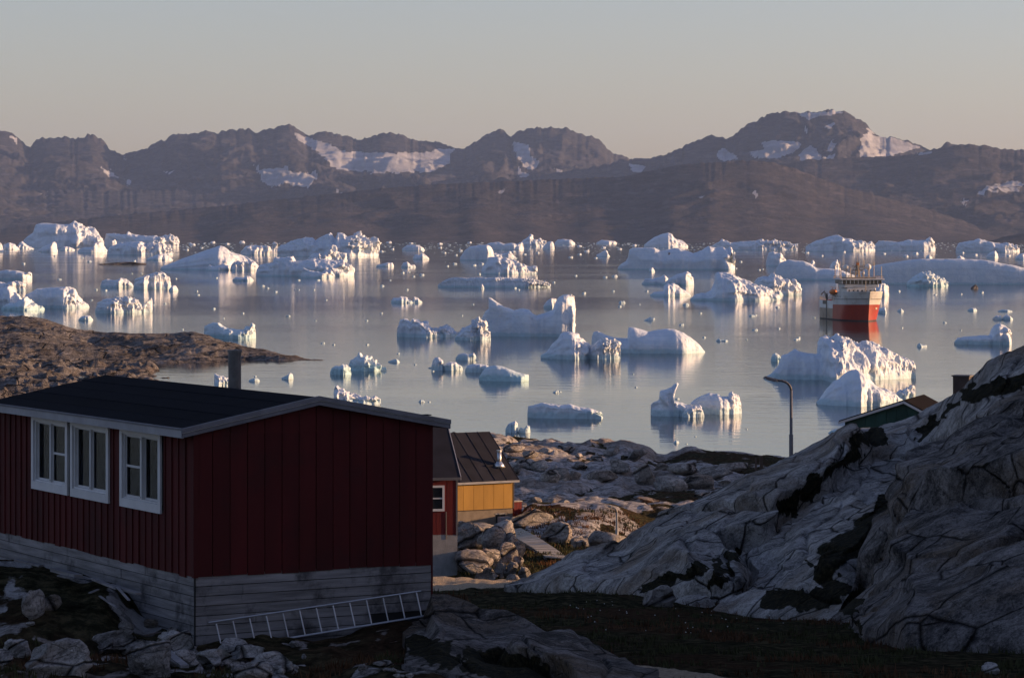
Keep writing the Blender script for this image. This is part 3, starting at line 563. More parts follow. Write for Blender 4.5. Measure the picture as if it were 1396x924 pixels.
    A_(425, [(1223,424),(1228,420),(1232,424)], 'small ice tip right of the ship waterline lump', 1227, .8)
    A_(424, [(1319,423),(1323,420),(1330,420),(1332,423)], 'flat little floe under the crooked ice hook', 1326, .6)
    A_(425, [(1360,424),(1366,422),(1374,422),(1380,424)], 'thin flat floe near the right edge', 1372, .4)
    A_(436, [(1353,434),(1358,430),(1364,430),(1366,435)], 'left one of two small ice lumps near the right edge', 1360, .6)
    A_(436, [(1366,434),(1372,428),(1377,431),(1381,435)], 'right one of two small ice lumps near the right edge', 1375, .6)
    A_(470, [(1301,466),(1306,460),(1316,459),(1330,458),(1342,457),(1350,457),(1352,449),(1356,443),(1362,441),(1370,444),(1377,450),(1379,458),(1379,468)], 'sphinx-shaped iceberg with a long low left foot near the right edge', 1371, .35, .5, .6, .04, res=1.5)
    A_(473, [(1250,471),(1253,467),(1256,470),(1263,470),(1264,473)], 'small twin-tipped floe left of the sphinx-shaped iceberg', 1255, .6)
    # --- big one at right
    A_(493, [(1051,490),(1053,483),(1057,481),(1063,485),(1067,491)], 'small dark glassy ice lump beside the biggest right-hand iceberg', 1057, .6, mat=T)
    A_(518, [(1041,515),(1052,509),(1060,500),(1064,491),(1066,484),(1074,482),(1084,475),(1090,479),(1100,481),(1112,482),(1125,481),(1140,484),(1150,500)], 'smooth shaded shoulder of ice left of the pitted sunlit wall', 1130, .35, .75, .7, .025, wob=.5, res=1.3)
    A_(521, [(1112,512),(1114,490),(1115,466),(1118,460),(1126,461),(1133,464),(1141,458),(1148,463),(1155,463),(1168,466),(1178,464),(1190,467),(1197,473),(1206,477),(1216,483),(1226,487),(1233,487),(1243,492),(1249,500),(1248,510)], 'large pitted iceberg with a broad sunlit wall right of the lamp post', 1121, 1.0, .95, .85, .055, sharp=1.0, wob=.3, res=1.6, back=.4)
    A_(554, [(1113,548),(1120,541),(1127,530),(1136,521),(1145,516),(1153,508),(1161,504),(1168,503),(1174,507),(1180,515),(1186,519),(1193,526),(1200,530),(1208,531),(1218,536),(1228,543),(1234,550)], 'smooth cone-shaped iceberg before the pitted sunlit wall', 1168, .5, .8, .85, .03, res=1.5)
    A_(548, [(1160,545),(1168,536),(1178,531),(1195,530),(1210,533),(1222,539),(1234,547)], 'round blue-shaded ice dome in front of the cone-shaped iceberg', 1215, .4, .5, .6, .02, wob=.3)
    A_(545, [(1216,541),(1224,533),(1231,532),(1239,528),(1246,524),(1249,530),(1248,542)], 'low sunlit rim of ice right of the cone-shaped berg', 1225, .5, .5, .6, .1)
    A_(591, [(1129,590),(1134,586),(1141,585),(1147,588),(1148,590)], 'small ice lump near the green gable', 1142, .5)
    # --- foreground water
    A_(511, [(450,507),(453,501),(459,498),(464,499),(467,496),(471,498),(477,503),(479,509)], 'left and smaller one of two knobbly bergs off the rocky point', 470, .6, .6, .6, .09, mat=T, res=1.5)
    A_(506, [(475,500),(477,491),(482,489),(488,485),(490,481),(495,485),(500,484),(502,488),(506,491),(512,493),(516,497),(522,499),(527,503)], 'right and larger one of two knobbly bergs off the rocky point', 500, .5, .6, .6, .11, mat=T, res=1.5)
    A_(494, [(529,493),(533,491),(541,489),(545,493)], 'small flat floe right of the knobbly bergs', 541, .5)
    A_(553, [(455,545),(456,530),(459,525),(463,528),(470,533),(477,537),(486,538),(493,542),(505,543),(514,541),(519,545),(519,551)], 'creamy iceberg peeking over the red house ridge', 463, .5, .6, .6, .09, res=1.4)
    A_(527, [(292,520),(293,509),(297,511),(303,514),(310,515),(318,520),(322,525)], 'white iceberg half hidden by the roof flue', 300, .6, .6, .6, .1)
    A_(517, [(384,515),(390,512),(396,508),(399,510),(400,515)], 'small white floe with a tip right of the roof flue', 395, .6)
    A_(520, [(339,518),(344,516),(350,515),(354,518)], 'low small floe just right of the roof flue', 349, .6)
    A_(505, [(588,500),(590,492),(593,487),(598,487),(603,491),(604,497),(606,503)], 'left knob of the broken ice pair in the centre foreground', 598, .6, .5, .6, .07)
    A_(505, [(603,500),(608,495),(613,493),(620,493),(625,497),(631,500),(631,504)], 'right slab of the broken ice pair in the centre foreground', 614, .5, .6, .6, .07)
    A_(502, [(583,502),(586,500),(592,501),(598,503)], 'thin dark floe left of the broken ice pair', 590, .4)
    A_(491, [(621,488),(625,483),(632,481),(640,483),(646,481),(649,486),(650,489)], 'dark blue flat iceberg below the candle-wax berg', 642, .4, .4, .5, .06)
    A_(508, [(634,504),(637,498),(645,496),(655,496),(664,498),(670,503),(674,507)], 'dark-blue low iceberg behind the smooth turquoise one', 660, .5, .5, .6, .05)
    A_(520, [(653,514),(658,506),(664,500),(675,498),(684,499),(692,502),(702,506),(712,509),(719,510),(722,510),(721,517)], 'smooth turquoise iceberg with a pointed right beak', 712, .4, .8, .8, .02, mat=T, res=1.5, wob=.4)
    A_(571, [(719,563),(720,554),(730,551),(741,549),(752,551),(765,552),(778,551),(790,555),(803,556),(812,559),(819,563),(822,568)], 'low oblong shaded iceberg like a loaf in the foreground water', 815, .3, .35, .4, .06, res=1.5)
    A_(568, [(887,552),(892,547),(899,545),(902,540),(899,538),(905,533),(911,530),(915,525),(918,520),(921,523),(919,532),(916,540),(921,545),(928,548),(936,552),(945,556),(952,558),(957,562),(960,567)], 'iceberg with a leaning goose-neck spire', 936, .35, .45, .6, .09, shear=[(0, 0, (895, 905, 925, 935)), (.5, -5), (.75, -2), (1, 5)], res=1.6)
    A_(569, [(930,565),(935,558),(943,554),(952,555),(957,558),(960,566)], 'crumbly lit crust at the foot of the goose-neck iceberg', 937, .5, .5, .6, .1)
    A_(565, [(935,556),(943,549),(950,543),(957,539),(966,536),(977,537),(983,541),(992,540),(997,535),(1002,537),(1008,543),(1012,551),(1011,562)], 'broad iceberg with a knobbly cream right end beside the goose-neck one', 992, .4, .55, .6, .06, flute=.05, res=1.5)
    A_(590, [(689,584),(693,578),(699,575),(703,573),(705,577),(706,588)], 'white pillar of ice at the shore above the boulders', 701, .6, .4, .6, .07, res=1.4)
    A_(590, [(706,588),(709,582),(714,584),(718,580),(723,581),(723,588)], 'small white ice block right of the shore pillar', 716, .5)
    A_(604, [(918,603),(921,600),(925,601),(926,604)], 'small ice nub below the goose-neck iceberg', 922, .6)
    A_(518, [(1010,516),(1014,512),(1020,513),(1022,517)] if False else [(1054,556),(1056,553),(1060,554),(1061,556)], 'tiny ice crumb near the lamp post', 1057, .6, name='ice_floe', cat='ice floe')
    # small floes on open water
    rs = random.Random(5)
    sm = [(32,360,5),(75,349,4),(112,352,4),(122,357,6),(183,356,5),(81,381,6),(131,395,4),(144,396,5),(125,409,4),(180,373,3),(193,373,3),(209,416,4),(225,414,4),(240,380,3),(270,402,5),(268,397,4),(291,421,6),(295,379,4),(331,427,4),(358,390,6),(365,393,4),(376,398,5),(402,395,3),(407,395,3),(394,431,4),(428,395,3),(305,434,3),(249,449,3),(440,468,6),(392,431,4),(407,382,5),(433,382,7),(445,409,3),(549,372,5),(558,371,3),(564,377,4),(532,382,3),(521,390,6),(555,395,4),(575,375,7),(606,345,5),(622,348,4),(628,342,5),(620,360,6),(646,362,7),(657,360,5),(669,359,5),(610,363,4),(653,374,5),(702,393,5),(707,395,4),(755,385,4),(785,376,4),(825,378,6),(838,377,8),(836,397,4),(796,400,6),(848,413,9),(882,397,4),(845,418,5),(884,437,12),(890,435,6),(929,443,7),(935,416,9),(955,427,4),(982,465,12),(989,465,7),(960,460,5),(1025,431,9),(1030,430,5),(1029,450,8),(1018,463,3),(1060,419,6),(1088,462,6),(1035,368,4),(1040,367,3),(1003,366,4),(1010,357,4),(1062,448,4),(1089,460,4),(1136,422,5),(1160,405,5),(1110,433,4),(1275,402,4),(1290,389,6),(1225,397,5),(1230,447,3),(1310,401,4),(1338,399,6),(1290,370,4),(1085,463,6),(758,535,9),(763,534,5),(575,548,9),(585,548,4),(867,528,4),(915,545,5),(923,544,7),(936,605,3),(863,510,3),(812,460,3),(543,482,4),(566,497,4),(590,506,4),(470,558,4),(344,461,5),(348,513,4),(455,470,4),(430,437,3),(500,437,4),(501,470,5),(520,427,4),(630,430,3),(645,415,3),(1100,505,3),(1288,440,5),(1310,450,3),(1018,585,3),(948,595,3),(872,415,3),(700,343,5),(715,347,6),(733,345,5),(790,347,6),(800,343,7),(778,351,6),(845,340,6),(823,338,6),(812,352,5),(690,359,5),(600,338,5),(535,340,5),(520,343,6),(575,343,5),(1020,340,5),(1100,345,6),(1150,344,6),(1180,347,5),(1235,350,7),(1248,346,8),(1120,349,5),(1205,346,6),(1330,348,6),(1312,345,5),(1375,349,6),(1050,340,5),(1000,345,5),(955,343,5),(865,335,6),(790,336,7),(640,331,6),(600,333,7),(560,332,6),(530,331,8),(505,334,7),(330,331,8),(310,333,6),(290,331,7),(262,334,9),(275,338,5),(255,341,5)]
    for i, (x, y, w) in enumerate(sm):
        p = [(x-w/2, y-.5), (x-w*.2, y-w*rs.uniform(.15, .42)), (x+w*.1, y-w*rs.uniform(.1, .35)), (x+w*.25, y-w*rs.uniform(.2, .5)), (x+w/2, y-.5)]
        A_(y+.3, p, 'tiny white chunk of drift ice '+('far out towards the opposite shore' if y < 352 else 'on the open water in the middle distance' if y < 420 else 'on the calm near water'), x-w*.1, .5, .6, .7, .06, name='ice_floe', cat='ice floe', group='tiny ice chunks '+('far out' if y < 352 else 'in the middle distance' if y < 420 else 'on the near water'), seed=i, res=.8)
    # brash ice towards the far shore: crumbs nobody could count
    V = []; Fc = []
    for i in range(2600):
        y = 331.2+abs(rs.gauss(0, 1))*(7 if i % 3 else 22); x = rs.uniform(-60, 1450)
        Yd = CH*F/(y-HZ); w = rs.uniform(.5, 2.2)/F*Yd*(1 if y < 345 else .55); hh = w*rs.uniform(.15, .4); X = wx(x, Yd); b = len(V)
        V += [(X-w, Yd, -.3), (X, Yd-w*.5, -.3), (X+w, Yd, -.3), (X, Yd+w*.5, -.3), (X-w*.3, Yd-w*.15, hh), (X+w*.35, Yd, hh*rs.uniform(.5, 1.1)), (X, Yd+w*.2, hh*.8)]
        Fc += [tuple(b+j for j in q) for q in ((0,1,4),(1,5,4),(1,2,5),(2,3,5),(3,6,5),(3,0,6),(0,4,6),(4,5,6))]
    tag(link('brash_ice', soup('brash_ice', V, Fc), M['glacier_ice']), 'scattered crumbs of brash ice towards the far shore', 'brash ice', kind='stuff')
build_ice()
# ---------------------------------------------------------------- land
GT = [(30,23.7),(45,22.75),(50,22.3),(85,19.15),(120,16.0),(160,12.65),(180,11.45),(200,10.35),(230,9.2),(300,6.2),(350,4.4),(385,3.2)]
SHC = [(-900,592),(500,590),(600,588),(650,590),(692,591),(715,593),(740,598),(765,599),(790,600),(805,597),(825,602),(845,604),(860,607),(870,612),(885,619),(897,624),(908,623),(922,618),(935,613),(950,611),(975,612),(1000,612),(1020,614),(1040,617),(1070,622),(1200,625),(2600,600)]
def ground(X, Y, detail=True):
    X = np.asarray(X, float); Y = np.asarray(Y, float); px = 698+X/Y*F
    z = lerp_tab(Y, GT)
    zc = wz(lerp_tab(px, SHC), 385.)
    z = z+(zc-3.2)*sstep(300, 385, Y)
    z = np.where(Y > 385, zc-(Y-385)*.19, z)
    # the ground under and before the red house, with a bank of soil against its long wall
    yard = lerp_tab(Y, [(30,23.3),(42,22.98),(46,22.93),(50.5,22.66),(54,22.8),(75,22.0),(95,19)])
    yard = yard+sstep(-6.15, -7.0, X)*sstep(49, 52.5, Y)*(.62+.10*sstep(-7, -10, X))
    z = z+(yard-z)*sstep(-.2, -1.1, X)*sstep(68, 58, Y)
    # gravel yard between the houses is nearly level, boulders heap up under the yellow house
    heap = np.exp(-((px-665)/48)**2)*sstep(126, 140, Y)*sstep(190, 160, Y)
    z = z+heap*.35
    led = sstep(695, 725, px)*sstep(905, 820, px)*sstep(180, 196, Y+fbm(X/3, Y/9, o=2, s=31)*8)*sstep(222, 212, Y); z = z+led*1.1
    if detail:
        z = z+fbm(X/9, Y/9, o=3, s=4)*.5*sstep(60, 90, Y)+fbm(X/1.7, Y/1.7, o=4, s=5)*(.10+.12*sstep(62, 50, Y))*sstep(900, 760, px)+.03*fbm(X/.35, Y/.35, o=3, s=6)
    return z
def hitrow(px, row, Ya, Yb):
    ys = np.linspace(Ya, Yb, 400); xs = wx(px, ys); gg = ground(xs, ys)+midrock(xs, ys)[0]; df = wz(row, ys)-gg; h = np.where((df[:-1] > 0) & (df[1:] <= 0))[0]
    return float(ys[h[0]]) if len(h) else (Ya+Yb)/2
def gz(x, y): return float(ground(np.array([x]), np.array([y]))[0])
def midrock(X, Y):
    """rounded slabs and knolls of the shore between Y 205 and the sea"""
    w = sstep(205, 235, Y)
    wx_ = fbm(X/9, Y/9, o=2, s=61)*3; wy_ = fbm(X/9, Y/9, o=2, s=62)*3
    f1, f2, r1 = cell((X+wx_)/8.5, (Y+wy_)/17., 7); d1 = np.sqrt(np.clip(1-(f1/.62)**2, 0, 1))*(.5+1.1*r1)
    g1, g2, r2 = cell((X+wx_*.4)/3.1, (Y+wy_*.4)/6., 9); d2 = np.sqrt(np.clip(1-(g1/.58)**2, 0, 1))*(.1+.75*r2)*(r2 > .25)
    k1, k2, r3 = cell((X+wx_*.2)/1.25, (Y+wy_*.2)/2.2, 11); d3 = np.sqrt(np.clip(1-(k1/.55)**2, 0, 1))*.30*r3*(r3 > .45)
    pat = sstep(-.15, .25, fbm(X/22, Y/40, o=3, s=77)+.12)
    dome = (d1*.80+d2*.55)*(.25+.75*pat)+d3*.6
    rid = (ridged(X/5, Y/9, o=4, s=81)-.5)*.5
    return w*(dome*1.0+rid*.6-.55), w*np.clip(dome*2.2-.30-.35*sstep(.05, .3, fbm(X/11, Y/16, o=4, s=70)), 0, 1)
def build_ground():
    u = cols(-20, 1420, 2.3, -2400, 3900); v = np.concatenate([np.geomspace(32, 215, 290), np.geomspace(216, 395, 290), np.linspace(397, 440, 30)])
    U, Y = np.meshgrid(u, v, indexing='ij'); X = (U-698)/F*Y
    Z = ground(X, Y); dz, rk = midrock(X, Y); Z = Z+dz*sstep(393, 380, Y)+ sstep(380, 400, Y)*fbm(X/6, Y/6, o=3, s=3)*.5
    # low unseen hill added outside the frame on the right to shade the shore
    Z = Z+sstep(52, 92, X)*sstep(222, 262, Y)*sstep(440, 380, Y)*(18+8*fbm(X/30, Y/25, o=3, s=90))
    # gravel: yard, track at the bottom
    gr = sstep(580, 600, U)*sstep(760, 700, U)*sstep(98, 101, Y)*sstep(121, 116, Y)
    tr = sstep(.45, .15, np.abs((X-1.9-(Y-48)*.03+(Y-43)*.0)))*sstep(54, 51, Y)
    track = sstep(.75, .4, np.abs(X-(2.95-(Y-50)*.31)))*sstep(54.5, 53, Y)
    grv = np.clip(gr+track, 0, 1)
    rk = np.maximum(rk, .58*sstep(-.6, -1.5, X)*sstep(64, 58, Y)*sstep(.12, .38, fbm(X/1.3, Y/1.6, o=4, s=15)+.05))
    rk = np.maximum(rk, sstep(385, 392, Y))
    rk = np.maximum(rk, .85*sstep(695, 720, U)*sstep(900, 850, U)*sstep(168, 182, Y)*sstep(-.22, .10, fbm(X/2.2, Y/7, o=3, s=44)+.06))
    me = grid_mesh('ground', np.stack([X, Y, Z], -1)); pattr(me, 'gravel', grv); pattr(me, 'rocky', rk); pattr(me, 'moss', 0*rk)
    tag(link('ground', me, M['tundra']), kind='structure')
build_ground()
def build_point():
    u = np.concatenate([np.linspace(-420, -30, 40), np.arange(-26, 470, 1.6)]); v = np.concatenate([np.linspace(470, 700, 120), np.linspace(702, 860, 130), np.linspace(862, 930, 16)])
    U, Y = np.meshgrid(u, v, indexing='ij'); X = (U-698)/F*Y
    row = lerp_tab(U, [(-420,425),(0,430),(30,430),(60,434),(80,440),(100,446),(130,452),(155,451),(200,452),(230,454),(265,453),(285,457),(300,462),(325,470),(340,473),(370,477),(400,484),(430,489),(448,492.5),(470,497)])
    Yc = lerp_tab(U, [(-420,830),(0,800),(100,790),(300,760),(400,735),(455,716),(470,712)])
    zc = CH-(row-HZ)/F*Yc; Yf = lerp_tab(U, [(-420,690),(0,690),(235,703),(300,708),(470,711)])
    t = np.clip((Y-Yf)/(Yc-Yf), 0, 1); z = -1.2+(zc+1.2)*t**.62
    z = np.where(Y > Yc, zc-(Y-Yc)*.14, z)
    low = sstep(238, 200, U+fbm(X/7, Y/12, o=3, s=5)*30)*sstep(712, 690, Y)*(2.0+2.2*sstep(120, 0, U)+.9*(ridged(X/9, Y/22, o=3, s=2)-.5)*2.2)-1.2
    z = np.maximum(z, np.where(Y < 715, low, -2))
    f1, f2, r = cell(X/4+fbm(X/6, Y/6, o=2, s=1), Y/14, 3); b = np.sqrt(np.clip(1-(f1/.7)**2, 0, 1))*r
    g1, g2, r2 = cell(X/1.7, Y/6, 5); b2 = np.sqrt(np.clip(1-(g1/.7)**2, 0, 1))*r2
    z = z+(b*.3+b2*.15+(ridged(X/42, Y/11, o=5, s=8)-.5)*2.3+(ridged(X/5, Y/4, o=3, s=18)-.5)*.35-.3)*np.clip((z+1.2)*.6, 0, 1)*np.where(np.abs(Y-Yc) < 12, .45, 1)
    z = np.where(Y > Yc+70, -3, z)
    me = grid_mesh('rocky_point', np.stack([X, Y, z], -1)); pattr(me, 'moss', .18+0*z)
    tag(link('rocky_point', me, M['point_rock']), kind='structure')
build_point()
def slope(name, mat, px, foot, crest, ease, seed, amp=1.0, moss_fn=None, streak=(.9, .25), rows=210, behind=12, floor=None, tilt=.9):
    """bare rock slope between a foot line and a crest line (both photo columns -> (row, distance)), as real ground"""
    Yf = lerp_tab(px, [(a, c) for a, b, c in foot]); rf = lerp_tab(px, [(a, b) for a, b, c in foot])
    Yc = lerp_tab(px, [(a, c) for a, b, c in crest]); rc = lerp_tab(px, [(a, b) for a, b, c in crest])
    v = np.linspace(0, 1, rows); vb = 1+np.linspace(.02, 1, 26); vv = np.concatenate([v, vb])
    U, V = np.meshgrid(px, vv, indexing='ij')
    Y = np.where(V <= 1, Yf[:, None]+(Yc-Yf)[:, None]*np.clip(V, 0, 1), Yc[:, None]+(V-1)*behind)
    zf = CH-(rf-HZ)/F*Yf; zc = CH-(rc-HZ)/F*Yc
    e = lerp_tab(px, ease)[:, None]; t = np.clip(V, 0, 1)
    Z = zf[:, None]+(zc-zf)[:, None]*(t**e)
    X = (U-698)/F*Y
    # foliation: long slanting ribs running down to the left
    a = X*tilt-Z*1.0; b = X*.55+Z*1.0
    wp = fbm(X/6, Y/9, Z/5, o=3, s=seed)*.8
    r1 = ridged(a/4.6+wp*.35, Y/16+wp*.15, b/14, o=3, s=seed+1)
    r2 = ridged(a/1.25+wp*.5, Y/7, b/5, o=4, s=seed+2)
    f1, f2, rr = cell(a/3.4+wp*.6, b/8+Y/14, seed); ed = sstep(0, .10, f2-f1)
    g1, g2, r3 = cell(a/.95+wp, b/2.6+Y/5, seed+4); ed2 = sstep(0, .12, g2-g1)
    n = (r1-.5)*1.2+(r2-.5)*.12+(ed-1)*1.0+(rr-.5)*1.8*ed+(ed2-1)*.14+(r3-.5)*.22*ed2+fbm(a/.4, Y/1.2, b/1.5, o=3, s=seed+6)*.10
    env = np.clip(t*8, 0, 1)*np.where(V < 1, 1-.72*sstep(.9, 1.0, V), .28)
    Z = Z+amp*n*env*.55; Y = Y-amp*n*env*.35
    X = X+amp*((r2-.5)*.15+.55*fbm(Z/1.6, Y/5, o=3, s=seed+8))*env
    Z = np.where(V > 1, Z-(V-1)**.8*lerp_tab(px, [(600, 1.5), (800, 2.5), (1000, 5.0), (1396, 8.5), (1700, 11), (2600, 19)])[:, None], Z)
    Z[:, 0] -= 1.0; Z[0, :] -= 2.0
    me = grid_mesh(name, np.stack([X, Y, Z], -1))
    ms = np.clip((.5-r1)*.9+(1-ed)*.25, 0, .6)*.55*(1+0*X)
    if moss_fn is not None: ms = np.maximum(ms, moss_fn(U, V, X, Y, Z))
    pattr(me, 'moss', ms)
    return tag(link(name, me, M[mat]), kind='structure')
def rowof(Y, Z): return HZ+(CH-Z)*F/Y
def blobs(lst):
    def fn(U, V, X, Y, Z):
        r = rowof(Y, Z); m = np.zeros(U.shape); jx = fbm(U/16, r/16, o=3, s=5)*14; jy = fbm(U/16, r/16, o=3, s=6)*10
        for (x0, y0, x1, y1, w) in lst:
            dx, dy = x1-x0, y1-y0; L2 = dx*dx+dy*dy+1e-6; t = np.clip(((U+jx-x0)*dx+(r+jy-y0)*dy)/L2, 0, 1)
            d = np.hypot(U+jx-(x0+t*dx), r+jy-(y0+t*dy)); m = np.maximum(m, sstep(w*1.5, w*.4, d))
        return m*np.where(V <= 1.0, 1, 0)
    return fn
def build_slopes():
    crest = [(690,806,98),(712,799,98),(722,796,98.5),(748,779,99),(775,762,99.5),(809,753,100),(845,746,100),(866,731,100),(882,718,100),(900,701,100),(921,692,100),(947,685,100),(973,672,100),(1012,651,100.5),(1040,640,101),(1060,630,101.5),(1080,622,102),(1099,613,102),(1120,602,102.5),(1136,593,103),(1155,585,103),(1170,579,103),(1195,578,103),(1210,575,103),(1230,569,103),(1250,561,103),(1262,552,103),(1275,545,103),(1295,536,101),(1312,527,99),(1329,508,97),(1346,489,96),(1370,476,95),(1396,465,95),(1500,410,94),(1700,270,94),(2100,90,94),(2600,-60,92),(3300,-230,88),(4400,-470,80)]
    foot = [(690,812,97),(720,813,96),(780,817,93),(860,824,89),(930,834,85),(1000,838,84),(1080,846,81),(1150,850,79),(1300,850,79),(1450,860,76),(1600,880,62),(2000,930,50),(3000,960,40),(4400,980,30)]
    px = np.concatenate([np.arange(690, 1430, 2.0), np.linspace(1434, 2200, 60), np.linspace(2230, 4400, 40)])
    slope('rock_slope', 'gneiss_rock', px, foot, crest, [(690,.8),(900,.75),(1396,.8),(1600,.55),(2200,.38),(4400,.35)], 11, 1.0,
          blobs([(1075,700,1190,590,9),(1190,590,1200,600,8),(1255,592,1320,545,9),(1320,540,1396,520,12),(1140,770,1215,690,22),(1215,690,1240,670,12),(960,795,1010,750,7),(880,800,960,770,8),(1050,820,1130,815,14),(1120,780,1150,800,12),(1070,690,1100,680,8)]), rows=230, behind=5)
    foot2 = [(1145,842,74),(1160,870,68),(1185,890,63),(1230,899,60),(1300,902,59),(1400,902,58),(1600,910,56),(2200,950,48),(3200,1000,38)]
    crest2 = [(1145,838,75),(1155,800,79),(1170,760,82),(1190,725,84),(1215,690,86),(1228,640,87),(1238,605,87.5),(1260,595,88),(1290,585,88),(1330,562,88),(1370,548,88),(1410,535,88),(1600,440,86),(2100,230,80),(3200,-60,66)]
    px2 = np.concatenate([np.arange(1145, 1430, 1.6), np.linspace(1434, 2200, 60), np.linspace(2230, 3200, 24)])
    slope('rock_crag', 'crag_rock', px2, foot2, crest2, [(1145,.6),(1240,.42),(1400,.45),(3200,.4)], 29, 1.25,
          blobs([(1180,860,1160,800,6)]), rows=230, behind=8, tilt=.25)
    # dark rib of rock that runs down in front of the ladder
    foot3 = [(545,905,46.0),(590,915,45.5),(700,935,44.5),(800,950,44),(880,960,43.5)]
    crest3 = [(545,862,50.5),(575,838,52.2),(590,808,52.6),(612,808,52.6),(640,818,52.4),(655,826,52),(690,829,51.6),(715,840,51),(740,858,50.4),(770,866,50),(800,884,49.4),(830,898,48.6),(850,908,48),(865,924,47.4),(880,940,46.5)]
    slope('rock_rib', 'crag_rock', np.arange(545, 880, 1.5), foot3, crest3, [(545,.9),(880,.8)], 47, .62, blobs([(640,900,720,915,20),(560,880,600,895,18)]), rows=130, behind=3)
build_slopes()
def rockmesh(seed, sub=3, flat=.7, rough=.22, facet=.5):
    bm = bmesh.new(); bmesh.ops.create_icosphere(bm, subdivisions=sub, radius=1.0); rs = random.Random(seed)
    pl = [(Vector((rs.gauss(0,1), rs.gauss(0,1), rs.gauss(0,.9))).normalized(), rs.uniform(.55, .85)) for _ in range(9)]
    for v in bm.verts:
        p = v.co.copy()
        for n, d in pl:
            e = p.dot(n)-d
            if e > 0: p -= n*e*facet*1.5
        q = p*1.4+Vector((seed*3.1, seed*1.7, 0))
        p *= 1+rough*mnoise.fractal(q, .9, 2.1, 4)
        p.z = p.z*flat
        v.co = p
    lo = [min(v.co[i] for v in bm.verts) for i in range(3)]; hi = [max(v.co[i] for v in bm.verts) for i in range(3)]
    for v in bm.verts:
        for i in range(3): v.co[i] = (v.co[i]-(lo[i]+hi[i])/2)/((hi[i]-lo[i])/2)
        v.co.z *= .72
    me = bpy.data.meshes.new('boulder'); bm.to_mesh(me); bm.free(); smooth(me); 
    return me
BM = [rockmesh(i, 3 if i < 10 else 4, .75, .22, .5+.05*i) for i in range(14)]
def boulder(px, row, Y, w, h, label, group=None, k=0, rz=0., mat='boulder_rock', dy=1.0, tilt=0., name='boulder'):
    """px,row: foot centre in the photo; w,h in photo pixels"""
    me = BM[k % 14]; 
    if len(me.materials) == 0: me.materials.append(M[mat])
    o = bpy.data.objects.new(name, me); S.collection.objects.link(o)
    ys = np.linspace(Y*.93, Y*1.10, 60); xs = wx(px, ys); gg = ground(xs, ys)+midrock(xs, ys)[0]; df = wz(row, ys)-gg; hit = np.where((df[:-1] > 0) & (df[1:] <= 0))[0]
    if len(hit) and name != 'skerry': Y = float(ys[hit[0]])
    W_ = w/F*Y/2; H_ = h/F*Y
    o.location = (wx(px, Y), Y, wz(row, Y)+H_*.36); o.scale = (W_, W_*dy, H_*.95); o.rotation_euler = (0, R(tilt), rz)
    o.material_slots[0].link = 'OBJECT'; o.material_slots[0].material = M[mat]
    return tag(o, label, 'boulder', group)
